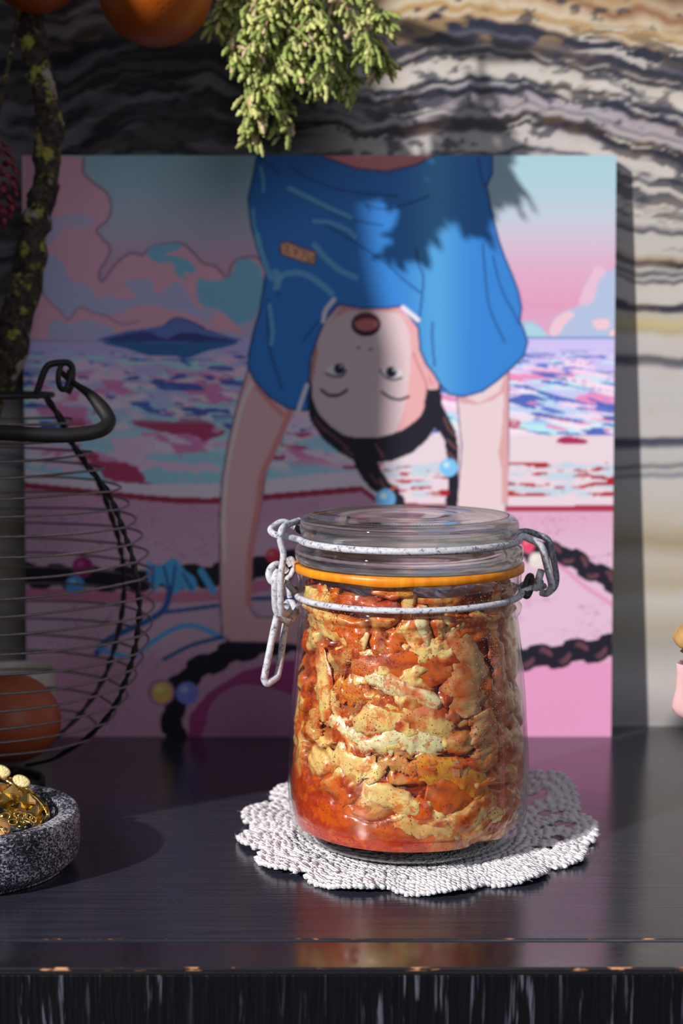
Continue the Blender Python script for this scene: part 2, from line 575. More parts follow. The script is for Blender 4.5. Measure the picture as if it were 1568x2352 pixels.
K_LIT = 0.80                                   # what white paper in the sun reads as
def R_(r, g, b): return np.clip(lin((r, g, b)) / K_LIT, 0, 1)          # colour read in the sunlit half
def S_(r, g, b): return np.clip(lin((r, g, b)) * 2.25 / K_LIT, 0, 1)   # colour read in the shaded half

def paint_art(cv):
    X, Y, C = cv.X, cv.Y, cv.C
    ys = [340, 430, 500, 560, 620, 700, 780, 2000]
    cs = np.array([R_(156, 192, 206), R_(164, 194, 208), R_(182, 190, 206), R_(198, 178, 200), R_(208, 162, 190), R_(210, 148, 182), R_(204, 160, 192), R_(204, 160, 192)])
    for i in range(3): C[..., i] = np.interp(Y, ys, cs[:, i])
    O = S_(104, 82, 104)
    pink, lav, teal = S_(158, 118, 132), S_(126, 126, 152), S_(88, 130, 150)
    # left clouds
    cl = [(30, 340), (192, 363), (192, 397), (215, 420), (245, 443), (255, 474), (247, 505), (222, 527), (234, 547), (253, 570), (243, 600), (228, 623), (232, 646), (247, 632), (268, 604),
          (299, 581), (326, 585), (345, 570), (368, 562), (418, 560), (444, 581), (467, 604), (494, 612), (513, 631), (525, 638), (532, 608), (552, 593), (582, 590), (605, 600), (640, 640), (640, 779), (30, 779)]
    cv.poly(cl, pink, smooth=False)
    cv.stroke(cl[1:-3], O, 7, a=0.8)
    cv.poly([(40, 590), (130, 590), (160, 640), (190, 650), (207, 658), (226, 684), (253, 673), (268, 688), (314, 681), (284, 650), (345, 642), (360, 677), (406, 646), (437, 684), (456, 723), (391, 711), (345, 700),
             (299, 707), (268, 723), (226, 723), (184, 704), (157, 734), (134, 707), (90, 680), (40, 700)], lav)
    cv.poly([(40, 520), (120, 500), (180, 488), (215, 505), (200, 525), (150, 525), (120, 560), (40, 580)], lav, a=0.7)
    cv.stroke([(85, 650), (110, 690), (135, 712), (157, 734), (175, 712), (190, 706), (212, 718), (240, 724), (268, 740), (290, 744), (320, 738)], O, 5, a=0.7)
    cv.poly([(120, 735), (160, 745), (200, 735), (230, 745), (260, 755), (240, 778), (120, 778)], lav)
    cv.poly([(440, 720), (500, 700), (560, 730), (610, 720), (610, 779), (540, 779), (480, 745)], lav, a=0.8)
    cv.poly([(341, 589), (349, 566), (406, 560), (414, 570), (376, 585), (406, 589), (441, 604), (446, 627), (421, 625), (429, 642), (406, 631), (395, 604), (364, 604)], teal)
    cv.poly([(452, 650), (460, 640), (483, 646), (513, 642), (532, 631), (540, 604), (555, 594), (590, 604), (604, 640), (605, 660), (586, 727), (559, 742), (529, 746), (513, 723), (494, 707), (467, 704), (452, 680)], teal)
    cv.poly([(505, 715), (540, 745), (560, 765), (520, 760), (480, 740)], pink)
    # right clouds
    bl = R_(168, 182, 212)
    cv.poly([(1180, 779), (1190, 742), (1215, 735), (1240, 748), (1262, 770), (1268, 735), (1300, 712), (1330, 700), (1340, 655), (1370, 615), (1400, 622), (1440, 600), (1440, 779)], bl, outline=R_(200, 158, 190), ow=3)
    cv.poly([(1330, 700), (1338, 665), (1352, 640), (1368, 612), (1392, 622), (1372, 650), (1362, 690)], R_(214, 178, 202))
    cv.poly([(1262, 768), (1270, 738), (1300, 716), (1320, 722), (1300, 742), (1280, 770)], R_(220, 186, 202))
    cv.poly([(1360, 738), (1392, 732), (1400, 752), (1372, 756)], R_(224, 186, 200))
    cv.poly([(1400, 762), (1440, 748), (1440, 778), (1410, 778)], R_(228, 190, 200))
    cv.poly([(1195, 765), (1215, 745), (1245, 760), (1255, 778), (1200, 778)], R_(160, 200, 214))
    # sea
    sea = Y >= 777
    shore = 1076 + 26 * np.sin((X - 60) / 190.0) + 0.03 * X
    t = sstep(830, 1060, Y)
    base = S_(134, 126, 160)[None, None] * (1 - t[..., None]) + S_(112, 148, 166)[None, None] * t[..., None]
    C[:] = np.where(sea[..., None], base, C)
    dn = np.maximum(Y - 777, 1)
    wx = X / (40 + dn * 0.16); wy = 26 * np.log(dn + 30) * 0.40
    wob = fbm(wx * 0.9, wy, 60, 3)
    def patch(seed, th, col, y0, y1, a=1.0, sx=1.0):
        n = fbm(wx * sx + seed * 3.1, wy * 1.15 + wob * 1.6 + seed, seed, 3, 0.45)
        k = sstep(th, th + 0.018, n) * sstep(y0, y0 + 26, Y) * sstep(y1 + 20, y1 - 14, Y) * a * sea
        C[:] = C * (1 - k[..., None]) + col * k[..., None]
    patch(61, 0.54, S_(120, 154, 174), 800, 1090)
    patch(62, 0.60, S_(58, 76, 134), 796, 960)
    patch(63, 0.57, S_(168, 138, 158), 806, 1100)
    patch(64, 0.61, S_(152, 92, 128), 840, 1060)
    patch(65, 0.62, S_(52, 66, 124), 840, 1010)
    patch(66, 0.60, S_(176, 150, 166), 850, 1080, 0.9, 1.4)
    patch(67, 0.63, S_(126, 44, 74), 950, 1140)
    # foam band, second wash, red line, sand
    foam = (Y > shore) & sea
    C[:] = np.where(foam[..., None], S_(176, 150, 164), C)
    R = X > 880
    w2 = R & (Y > 1062) & (Y < 1140)
    n = fbm(X / 42, Y / 9, 90, 3)
    C[:] = np.where((R & (Y > 1000) & (Y < 1180))[..., None], R_(218, 200, 212), C)
    C[:] = np.where((w2 & (n > 0.52))[..., None], R_(184, 200, 216), C)
    C[:] = np.where((w2 & (fbm(X / 46 + 9, Y / 8, 93, 3) > 0.60))[..., None], R_(164, 30, 44), C)
    for p in ([(1280, 1010), (1300, 1002), (1345, 1010), (1340, 1020), (1285, 1018)],):
        cv.poly(p, R_(160, 40, 90))
    sl = np.interp(X, [40, 330, 400, 480, 600, 830, 880, 1200, 1440], [1112, 1142, 1148, 1150, 1142, 1122, 1160, 1168, 1166])
    sand = Y > sl
    C[:] = np.where(((Y > sl - 6) & (Y < sl + 8))[..., None], S_(110, 30, 52), C)
    sc = [S_(150, 106, 128), S_(150, 110, 136)]
    C[:] = np.where((Y > sl + 8)[..., None], R_(208, 160, 188), C)
    k = (sstep(1180, 1300, Y) * sstep(560, 500, np.abs(Y - 1330) * 3))[..., None] * (Y > sl + 8)[..., None]
    C[:] = C * (1 - 0.75 * k) + R_(212, 182, 202) * 0.75 * k
    dots = (fbm(X / 7, Y / 4, 101, 2) > 0.70) & (fbm(X / 90, Y / 50, 102, 2) > 0.52) & (Y > sl + 16)
    C[:] = np.where(dots[..., None], R_(186, 140, 176), C)
    # island and reflection
    cv.poly([(246, 784), (299, 803), (345, 817), (400, 817), (425, 824), (470, 808), (540, 784)], S_(36, 74, 118))
    cv.poly([(238, 784), (284, 762), (330, 755), (362, 750), (383, 742), (402, 731), (425, 734), (467, 752), (517, 770), (542, 784)], S_(70, 84, 134))
    cv.poly([(240, 784), (290, 768), (340, 762), (360, 772), (390, 784)], S_(44, 52, 100))
    cv.poly([(395, 784), (405, 768), (440, 764), (480, 772), (540, 784)], S_(40, 46, 92))
    cv.stroke([(383, 742), (402, 731), (425, 734), (467, 752)], S_(42, 50, 98), 4)
    cv.stroke([(60, 782), (250, 784)], S_(110, 90, 130), 3, smooth=False)
    cv.stroke([(1200, 776), (1420, 776)], R_(130, 150, 196), 6, smooth=False)
    # deep pink sand at the bottom
    cv.poly([(900, 1512), (760, 1505), (640, 1520), (560, 1550), (480, 1600), (440, 1640), (436, 1720), (1440, 1720), (1440, 1520), (1300, 1525), (1190, 1535)], R_(214, 146, 186), smooth=False)
    cv.poly([(880, 1530), (760, 1508), (640, 1520), (560, 1540), (480, 1590), (436, 1640), (430, 1720), (980, 1720), (960, 1620)], S_(118, 48, 92), smooth=False)
    cv.poly([(480, 1740), (474, 1660), (490, 1610), (540, 1576), (600, 1576), (680, 1600), (760, 1640), (800, 1690), (810, 1740)], S_(128, 92, 120))
    # braids lying on the sand
    hair, hl = R_(30, 28, 42), R_(128, 80, 90)
    def braid(pts, w, flip=1, lit=1.0):
        P = smooth_prof(pts, 40)
        d = np.r_[0, np.cumsum(np.hypot(*np.diff(P, axis=0).T))]
        m = max(3, int(d[-1] / (w * 0.75)))
        cv.stroke(P[::6], hair, w * 0.8, smooth=False)
        T = np.gradient(P, axis=0); T /= np.hypot(T[:, 0], T[:, 1])[:, None]
        for i in range(m):
            q = np.interp((i + 0.5) / m * d[-1], d, np.arange(len(P)))
            p = P[int(q)]; t = T[int(q)]; nn = np.array([-t[1], t[0]])
            sgn = 1 if i % 2 else -1
            c = p + nn * w * 0.24 * sgn
            a0 = c - t * w * 0.55 + nn * sgn * w * 0.10; a1 = c + t * w * 0.45 - nn * sgn * w * 0.40
            cv.stroke([a0, c + nn * sgn * w * 0.07, a1], hair, w * 0.50)
            hcol = hl if p[0] > 900 else R_(70, 50, 66)
            for q_, aw in ((-0.06, 0.05), (0.03, 0.10), (0.12, 0.05)):
                cv.stroke([c - t * w * (0.20 - q_) + nn * sgn * w * (.10 + q_), c + t * w * q_ * .6 + nn * sgn * w * q_, c + t * w * 0.26 - nn * sgn * w * (0.20 - q_)], hcol, w * aw, a=0.6 * lit)
    cv.stroke([(60, 1362), (300, 1372), (500, 1366), (660, 1330)], S_(140, 62, 92), 26, a=0.7)
    braid([(50, 1320), (150, 1326), (300, 1330), (480, 1322), (600, 1306), (720, 1280), (840, 1250), (900, 1190), (910, 1150)], 50, lit=0.3)
    braid([(1040, 1150), (1070, 1215), (1160, 1250), (1228, 1268), (1290, 1272), (1354, 1308), (1440, 1355)], 44)
    cv.stroke([(1200, 1262), (1285, 1300), (1340, 1345), (1416, 1395)], R_(206, 120, 160), 10, a=0.6)
    braid([(405, 1740), (398, 1650), (404, 1590), (440, 1548), (520, 1505), (620, 1478), (760, 1480), (900, 1500)], 50, lit=0.15)
    braid([(900, 1500), (1040, 1515), (1170, 1512), (1240, 1510), (1320, 1498), (1440, 1480)], 52)
    # ribbon and loose blue cords
    blu, bd = S_(58, 120, 165), S_(26, 66, 110)
    cv.poly([(338, 1290), (365, 1300), (400, 1282), (425, 1310), (450, 1330), (446, 1360), (420, 1350), (400, 1366), (372, 1340), (352, 1362), (340, 1330)], blu)
    for q in ([(352, 1300), (350, 1350)], [(376, 1300), (388, 1352)], [(402, 1300), (396, 1350)], [(420, 1318), (440, 1352)]):
        cv.stroke(q, bd, 6, smooth=False)
    cv.stroke([(462, 1312), (490, 1358)], blu, 16, smooth=False)
    cv.stroke([(392, 1350), (376, 1400), (330, 1430), (250, 1468), (222, 1500)], bd, 14)
    cv.stroke([(230, 1492), (300, 1508), (345, 1478), (400, 1444), (450, 1438), (512, 1466)], blu, 11)
    cv.stroke([(376, 1514), (440, 1482), (508, 1464)], bd, 9)
    cv.stroke([(380, 1406), (430, 1400), (506, 1390)], bd, 9)
    cv.stroke([(560, 1376), (690, 1372)], bd, 9, smooth=False)
    # arms
    skin, skin2, skl = S_(160, 126, 128), S_(152, 98, 98), S_(176, 150, 150)
    larm = [(571, 845), (548, 917), (527, 1001), (510, 1098), (503, 1200), (505, 1290), (506, 1386), (510, 1461), (531, 1474), (640, 1476), (700, 1484), (760, 1480), (764, 1468), (720, 1462), (790, 1458), (796, 1446), (730, 1442), (790, 1432), (790, 1420), (720, 1422), (680, 1400), (668, 1388), (656, 1394), (664, 1412), (640, 1418), (592, 1418), (576, 1400),
            (574, 1386), (578, 1276), (601, 1150), (608, 1098), (624, 1035), (666, 942), (670, 880)]
    cv.poly(larm, skin, smooth=False, outline=S_(80, 60, 84), ow=4)
    cv.stroke([(668, 942), (628, 1035), (600, 1098), (594, 1150), (574, 1276), (570, 1386)], skin2, 14)
    cv.stroke([(578, 880), (556, 930), (538, 1001), (520, 1098), (514, 1200), (516, 1290)], skl, 8)
    cv.stroke([(590, 890), (630, 935), (650, 952)], skin2, 12)
    rarm = [(1045, 880), (1049, 911), (1056, 993), (1060, 1021), (1056, 1077), (1049, 1152), (1052, 1300), (1058, 1400), (1046, 1418), (1010, 1424), (960, 1420), (955, 1432), (1010, 1442), (950, 1446), (950, 1458), (1012, 1460), (975, 1472), (980, 1484), (1060, 1480), (1150, 1474), (1164, 1450), (1158, 1380), (1156, 1300), (1161, 1167), (1165, 1133), (1168, 993), (1168, 840)]
    cv.poly(rarm, R_(218, 196, 202), smooth=False, outline=R_(90, 70, 110), ow=3)
    cv.poly([(1049, 905), (1100, 926), (1146, 900), (1160, 860), (1166, 850), (1166, 1150), (1152, 1160), (1152, 1080), (1144, 1040), (1152, 990), (1158, 900), (1130, 920), (1095, 930), (1055, 925)], R_(206, 152, 156), smooth=False, a=0.9)
    # hair
    hp = [(709, 871), (706, 902), (711, 963), (741, 1009), (777, 1038), (811, 1057), (820, 1080), (832, 1100), (850, 1122), (874, 1138), (900, 1150), (935, 1175), (927, 1160), (913, 1120), (893, 1108), (874, 1077), (867, 1062), (898, 1060),
          (947, 1040), (980, 1011), (997, 985), (1010, 994), (1020, 1010), (1026, 1048), (1030, 1090), (1031, 1165), (1050, 1165), (1053, 1096), (1052, 1030), (1046, 990), (1029, 956), (1014, 927), (1012, 880), (990, 880), (960, 860), (760, 860)]
    cv.poly(hp, hair, smooth=False)
    for q in ([(745, 985), (775, 1010), (800, 1030)], [(722, 960), (745, 990)], [(1020, 960), (1030, 985), (1044, 1000)], [(1026, 1010), (1046, 1030)], [(1030, 1040), (1048, 1058)], [(862, 1020), (880, 1050)],
              [(850, 1090), (866, 1110)], [(872, 1100), (884, 1122)], [(790, 1032), (812, 1046)]):
        cv.stroke(q, R_(130, 84, 84), 5, a=0.65)
    cv.stroke([(888, 1130), (910, 1118)], R_(180, 90, 50), 7, smooth=False)
    # face
    face = [(784, 701), (816, 704), (862, 711), (910, 706), (938, 730), (959, 754), (963, 791), (978, 834), (992, 862), (1005, 878), (1002, 895), (980, 893), (974, 920), (968, 946), (955, 966), (937, 977), (918, 990), (898, 997),
            (870, 1004), (850, 1006), (815, 1005), (789, 999), (768, 985), (753, 973), (736, 955), (726, 939), (718, 915), (716, 890), (716, 854), (720, 822), (728, 791), (738, 764), (748, 738)]
    cv.poly(face, R_(214, 190, 196), smooth=False)
    cv.poly([(784, 701), (862, 711), (910, 706), (925, 720), (880, 716), (800, 714), (770, 730), (745, 760)], R_(206, 150, 150), smooth=False)
    cv.poly([(905, 706), (959, 754), (963, 791), (978, 834), (1005, 878), (1002, 895), (980, 893), (970, 946), (940, 977), (910, 990), (925, 950), (935, 900), (942, 840), (942, 780), (930, 740)], R_(220, 164, 168), smooth=True)
    cv.stroke([(948, 810), (965, 850), (978, 880), (978, 905)], R_(186, 120, 128), 4)
    cv.stroke([(985, 865), (992, 884)], R_(186, 120, 128), 3)
    cv.poly([(720, 800), (730, 800), (722, 850), (716, 880), (712, 860)], R_(190, 130, 120))
    cv.disc(840, 745, 34, 28, R_(50, 26, 40))
    cv.disc(841, 741, 28, 22, R_(110, 30, 44))
    cv.poly([(814, 742), (830, 734), (850, 733), (867, 742), (862, 754), (842, 760), (822, 755)], R_(190, 112, 116))
    cv.disc(823, 799, 5, 3, R_(130, 90, 100), soft=3); cv.disc(851, 802, 5, 3, R_(130, 90, 100), soft=3)
    for ex, ey, sx in ((776, 849, 1), (898, 857, 0)):
        cv.disc(ex, ey + 1, 26, 12, R_(226, 216, 224), soft=3)
        cv.disc(ex + (3 if sx else 0), ey - 2, 13, 13, R_(60, 70, 92))
        cv.disc(ex + (3 if sx else 0), ey - 2, 9, 10, R_(22, 24, 36))
        cv.disc(ex + 7, ey - 8, 3, 3, R_(200, 210, 224))
    cv.stroke([(748, 858), (765, 864), (784, 864), (796, 850)], R_(74, 52, 62), 5)
    cv.stroke([(872, 850), (884, 866), (902, 872), (922, 868)], R_(74, 58, 84), 5)
    cv.stroke([(738, 896), (756, 908), (778, 907), (796, 896)], R_(48, 36, 46), 7)
    cv.stroke([(876, 900), (894, 912), (916, 918), (938, 911)], R_(48, 36, 46), 6)
    # shirt
    sh = [(590, 340), (590, 358), (581, 407), (570, 456), (577, 519), (599, 599), (610, 626), (604, 670), (595, 719), (583, 760), (572, 809), (570, 844), (586, 876), (617, 911), (662, 938), (706, 943), (709, 876), (713, 822), (733, 764),
          (751, 728), (776, 699), (800, 702), (830, 707), (858, 708), (890, 707), (922, 703), (940, 724), (955, 745), (961, 755), (965, 804), (978, 835), (996, 858), (1012, 885), (1030, 905), (1063, 911), (1085, 905), (1108, 898), (1140, 875), (1166, 853),
          (1202, 818), (1211, 786), (1203, 760), (1193, 737), (1197, 706), (1190, 670), (1175, 630), (1158, 590), (1144, 550), (1134, 510), (1126, 474), (1117, 429), (1124, 410), (1130, 398), (1130, 340)]
    blue = R_(50, 124, 204)
    cv.poly(sh, blue, smooth=False)
    s = cv.box(sh, 2); m = in_poly(sh, X[s], Y[s]).astype(float)
    g = np.clip(sstep(560, 345, Y[s]) * sstep(1100, 700, X[s]), 0, 1)
    cv.put(s, m * g, R_(44, 100, 172), 0.75)
    g = np.exp(-((X[s] - 1010) / 60.0) ** 2) * sstep(1000, 860, X[s] - 0) ** 0
    cv.put(s, m * np.exp(-((X[s] - 1000) / 55.0) ** 2), R_(86, 164, 216), 0.7)
    cv.put(s, m * sstep(1080, 1190, X[s]), R_(48, 122, 196), 0.6)
    cv.stroke(sh + sh[:1], R_(30, 70, 130), 5, smooth=False)
    cv.poly([(737, 340), (737, 358), (818, 387), (885, 394), (952, 380), (996, 358), (996, 340)], R_(206, 126, 128), smooth=False, outline=R_(60, 40, 90), ow=4)
    cv.poly([(760, 350), (840, 362), (880, 352)], R_(224, 160, 156), smooth=False)
    dkb, lb = R_(30, 76, 140), R_(110, 182, 222)
    for q in ([(665, 378), (700, 405), (760, 430), (830, 444), (915, 450)], [(680, 440), (730, 470), (790, 500), (878, 518)], [(842, 472), (880, 480), (930, 470), (985, 450)], [(838, 468), (850, 484)],
              [(740, 512), (820, 560), (880, 600), (930, 645), (965, 672)], [(955, 570), (962, 610), (972, 636), (968, 690), (962, 740)], [(1108, 560), (1115, 640), (1125, 710), (1158, 785)], [(1132, 590), (1150, 660), (1180, 720), (1192, 745)],
              [(993, 740), (993, 790), (998, 840)], [(614, 690), (616, 780), (630, 840), (648, 894)], [(604, 560), (618, 620), (634, 660), (640, 680)], [(1098, 362), (1104, 400), (1112, 428)],
              [(696, 784), (712, 762), (740, 728)], [(590, 360), (620, 380), (642, 400)]):
        cv.stroke(q, dkb, 5, a=0.85)
    for q, w in (([(664, 432), (700, 450), (750, 475), (806, 500)], 10), ([(720, 508), (760, 512), (800, 530), (815, 545)], 9), ([(722, 562), (745, 590), (780, 620), (818, 638)], 12),
                 ([(590, 540), (604, 590), (625, 640), (660, 628), (700, 630), (740, 655), (762, 675)], 13), ([(634, 660), (640, 640), (632, 625)], 16), ([(618, 700), (626, 760), (622, 790)], 9),
                 ([(598, 385), (604, 410), (604, 440)], 7), ([(580, 480), (584, 520), (596, 560)], 7)):
        cv.stroke(q, lb, w, a=0.8)
    # small woven patch with stitched marks
    cv.poly([(643, 558), (660, 555), (690, 568), (726, 580), (722, 608), (690, 600), (645, 584)], S_(196, 120, 92), smooth=False, outline=S_(60, 40, 70), ow=4)
    for q in ([(652, 564), (664, 566), (654, 578), (666, 580)], [(674, 570), (682, 584)], [(684, 572), (676, 586)], [(692, 576), (702, 580), (694, 592)], [(708, 582), (706, 598), (716, 600), (718, 586)]):
        cv.stroke(q, S_(110, 56, 60), 3, smooth=False)
    # collar piping
    for q in ([(767, 688), (748, 712), (742, 738)], [(925, 706), (942, 720), (960, 735)], [(705, 885), (694, 915), (686, 940)]):
        cv.stroke(q, R_(226, 220, 236), 10)
    # beads
    def bead(x, y, r, c, h):
        cv.disc(x, y, r, r, c); cv.disc(x - r * .25, y - r * .3, r * .35, r * .3, h, soft=4)
    bead(1030, 1074, 21, R_(118, 186, 232), R_(186, 220, 240)); bead(885, 1146, 23, R_(110, 176, 228), R_(186, 220, 240))
    cv.disc(370, 1590, 31, 31, S_(122, 88, 112)); bead(372, 1591, 24, S_(176, 132, 72), S_(196, 160, 110))
    bead(430, 1592, 26, S_(90, 96, 178), S_(130, 136, 200)); bead(190, 1302, 24, S_(112, 24, 76), S_(140, 60, 110))
    bead(172, 1344, 22, S_(60, 112, 176), S_(110, 150, 200)); bead(627, 1276, 17, S_(150, 44, 60), S_(180, 90, 96))
    bead(1232, 1287, 18, R_(216, 206, 200), R_(230, 222, 216)); bead(1212, 1252, 16, R_(216, 70, 106), R_(226, 110, 140))

def build_art():
    cv = Canvas(38, 1428, 346, 1706, 2.5)
    paint_art(cv)
    D0, D1 = onz(700, 1692).y, WALL_D - 0.010
    bl, br = onz(62, 1692), onz(1403, 1692)
    tl, tr = ond(50, 357, D1), ond(1415, 357, D1)
    t = thing('art_panel', ((bl.x + br.x) / 2, D0, 0), 'square picture panel printed with an upside-down girl on a pink beach, leaning on the marble', 'picture')
    # grid over the panel; every vertex takes the print colour that belongs to its place on the panel
    nu, nv = 545, 535
    U, V = np.meshgrid(np.linspace(0, 1, nu), np.linspace(0, 1, nv), indexing='ij')
    lo = np.array(bl)[None, None] * (1 - U[..., None]) + np.array(br)[None, None] * U[..., None]
    hi = np.array(tl)[None, None] * (1 - U[..., None]) + np.array(tr)[None, None] * U[..., None]
    P = lo * (1 - V[..., None]) + hi * V[..., None]
    w = P[..., 1] * CT - (P[..., 2] - CAM_H) * ST
    vv = P[..., 1] * ST + (P[..., 2] - CAM_H) * CT
    gx = 784 + F_PX * P[..., 0] / w; gy = 1176 - F_PX * vv / w
    i = np.clip((gx - cv.xs[0]) / cv.st, 0, len(cv.xs) - 1.001); j = np.clip((gy - cv.ys[0]) / cv.st, 0, len(cv.ys) - 1.001)
    i0 = i.astype(int); j0 = j.astype(int); fi = (i - i0)[..., None]; fj = (j - j0)[..., None]
    C = cv.C
    col = (C[i0, j0] * (1 - fi) + C[i0 + 1, j0] * fi) * (1 - fj) + (C[i0, j0 + 1] * (1 - fi) + C[i0 + 1, j0 + 1] * fi) * fj
    a = mat_paint('printed_picture', 0.45, 0, spec=0.3)
    me = mesh_np('printed_face', P.reshape(-1, 3), grid_faces(nu, nv), False, col.reshape(-1, 3))
    tag(link('printed_face', me, a.m, t), 'matt colour print with a girl upside down over a sea of pink and blue')
    n = (Vector(br) - Vector(bl)).cross(Vector(tl) - Vector(bl)).normalized()
    if n.y < 0: n = -n
    q = [Vector(bl), Vector(br), Vector(tr), Vector(tl)]
    vs = [p + n * 0.0003 for p in q] + [p + n * 0.0075 for p in q]
    for k in (0, 1, 4, 5): vs[k].z = max(vs[k].z, 0.0002)
    me = bpy.data.meshes.new('panel_board')
    me.from_pydata([tuple(v) for v in vs], [], [(0, 1, 2, 3), (7, 6, 5, 4), (0, 4, 5, 1), (1, 5, 6, 2), (2, 6, 7, 3), (3, 7, 4, 0)])
    link('panel_board', me, simple('panel_board', L(150, 140, 160), 0.6, var=0.1), t)
build_art()

# ------------------------------------------------------------------ crocheted doily
DOILY = (0.0334, 0.6835)
def doily_r(a):
    a = (np.asarray(a) + math.pi) % (2 * math.pi) - math.pi
    k = 13
    t = np.abs(np.cos(a * k / 2 + 0.35 + 0.25 * np.sin(2 * a)))
    return 0.0738 + 0.0096 * t ** 0.62 + 0.0016 * np.sin(3 * a + 1) + 0.005 * np.exp(-((a - 0.62) / 0.25) ** 2)
def doily_z(x, y):
    dx, dy = x - DOILY[0], y - DOILY[1]
    r = np.hypot(dx, dy); a = np.arctan2(dy, dx)
    z = 0.0012 - 0.0011 * sstep(0.053, 0.047, np.hypot(x - 0.0294, y - 0.673)) + 0.0011 * np.sin(13 * a + 1.2) * sstep(0.05, 0.08, r)
    z = z + 0.015 * sstep(0.056, 0.088, r) * np.exp(-((a - 0.64) / 0.28) ** 2) + 0.003 * sstep(0.05, 0.08, r) * np.exp(-((a - 0.2) / 0.3) ** 2)
    z = z + 0.004 * sstep(0.055, 0.08, r) * np.exp(-((a - 2.5) / 0.4) ** 2)
    return z
def build_doily():
    t = thing('crochet_doily', (DOILY[0], DOILY[1], 0), 'white crocheted cotton doily with scalloped edge under the jar', 'doily')
    parts = []; sheet = []
    ov, of = ICO1
    ring_p = 0.0038
    holes = []
    for rr, n, rad, ph in ((0.0585, 26, 0.0020, 0.1), (0.0655, 26, 0.0027, 0.22), (0.0715, 26, 0.0019, 0.05), (0.052, 20, 0.0016, 0.3)):
        for i in range(n):
            a = 2 * math.pi * (i + ph) / n
            if RNG.random() < 0.22: continue
            dens = 1.35 if -0.5 < ((a + math.pi) % (2 * math.pi) - math.pi) < 1.8 else 0.45
            holes.append((rr * math.cos(a), rr * math.sin(a), rad * dens * RNG.uniform(.7, 1.25)))
    H = np.array(holes)
    k = 0
    r = 0.034
    while r < 0.088:
        n = int(2 * math.pi * r / 0.0042)
        for i in range(n):
            a = 2 * math.pi * (i + 0.5 * (k % 2)) / n + RNG.uniform(-.004, .004)
            rj = r * (1 + (doily_r(a) / 0.0815 - 1) * float(sstep(0.045, 0.08, r))) + RNG.uniform(-.0003, .0003)
            if rj > doily_r(a) - 0.0006: continue
            x, y = rj * math.cos(a), rj * math.sin(a)
            d = np.hypot(H[:, 0] - x, H[:, 1] - y) - H[:, 2]
            if d.min() < 0.0007: continue
            for s in (-1, 1):
                e = ov * np.array([0.0026, 0.00148, 0.00150]) * RNG.uniform(.9, 1.15)
                b = a + s * 0.5 + RNG.uniform(-.2, .2)
                c_, s_ = math.cos(b), math.sin(b)
                vx = e[:, 0] * c_ - e[:, 1] * s_; vy = e[:, 0] * s_ + e[:, 1] * c_
                ox = x - math.sin(a) * 0.00075 * s; oy = y + math.cos(a) * 0.00075 * s
                z0 = doily_z(ox + DOILY[0], oy + DOILY[1]) + 0.0009 + RNG.uniform(-.0002, .0003)
                parts.append((np.stack([vx + ox + DOILY[0], vy + oy + DOILY[1], e[:, 2] + z0], -1), of))
        r += ring_p; k += 1
    # loops of yarn along the scalloped rim
    v, f = join_data(parts)
    ym = NT('white_cotton_yarn')
    nz = ym.noise(ym.coord((1, 1, 1)), 900, 3)
    w = ym.n('ShaderNodeTexWave', wave_type='BANDS', bands_direction='DIAGONAL')
    w.inputs['Scale'].default_value = 320; w.inputs['Distortion'].default_value = 3
    ym.l(ym.coord(), w.inputs['Vector'])
    ym.set(Base_Color=ym.ramp(nz, [(0.3, L(228, 224, 234)), (0.7, L(248, 246, 250))]), Roughness=0.9, Normal=ym.bump(ym.math('ADD', w.outputs['Fac'], nz), 0.6, 0.0006))
    ym.p.inputs['Specular IOR Level'].default_value = 0.15
    me = mesh_np('stitches', v, f)
    tag(link('stitches', me, ym.m, t), kind='stuff')
    # thin web between the stitches with the open holes left out
    na, nr = 360, 60
    av = np.linspace(0, 2 * math.pi, na, endpoint=False); tv = np.linspace(0, 1, nr)
    A, T = np.meshgrid(av, tv, indexing='ij')
    R = T * (doily_r(A) - 0.0012)
    X, Y = R * np.cos(A), R * np.sin(A)
    Z = doily_z(X + DOILY[0], Y + DOILY[1]) + 0.0004
    f = grid_faces(na, nr, cu=True)
    cx = X.reshape(-1)[f].mean(1); cy = Y.reshape(-1)[f].mean(1)
    keep = np.ones(len(f), bool)
    for hx, hy, hr in holes:
        keep &= np.hypot(cx - hx, cy - hy) > hr + 0.0002
    me = mesh_np('web', np.stack([X + DOILY[0], Y + DOILY[1], Z], -1).reshape(-1, 3), f[keep])
    o = link('web', me, ym.m, t)
    md = o.modifiers.new('thickness', 'SOLIDIFY'); md.thickness = 0.0009
    # fringe of stray fibres
    fp = []
    for i in range(150):
        a = RNG.uniform(0, 2 * math.pi); r = doily_r(a) - RNG.uniform(0, .002)
        x, y = DOILY[0] + r * math.cos(a), DOILY[1] + r * math.sin(a)
        z = doily_z(x, y) + 0.001
        P = [(x, y, z)]
        d = Vector((math.cos(a) + RNG.uniform(-1, 1), math.sin(a) + RNG.uniform(-1, 1), RNG.uniform(-.2, .5))) * 0.0003
        for q in range(4):
            d = d + Vector((RNG.uniform(-1, 1), RNG.uniform(-1, 1), RNG.uniform(-1, 1))) * 0.0003
            P.append((P[-1][0] + d.x, P[-1][1] + d.y, max(0.0005, P[-1][2] + d.z)))
        v, f, _, _ = tube_data(P, 0.00005, 3)
        fp.append((v, f))
    v, f = join_data(fp)
    tag(link('stray_fibres', mesh_np('stray_fibres', v, f), ym.m, t), kind='stuff')
build_doily()

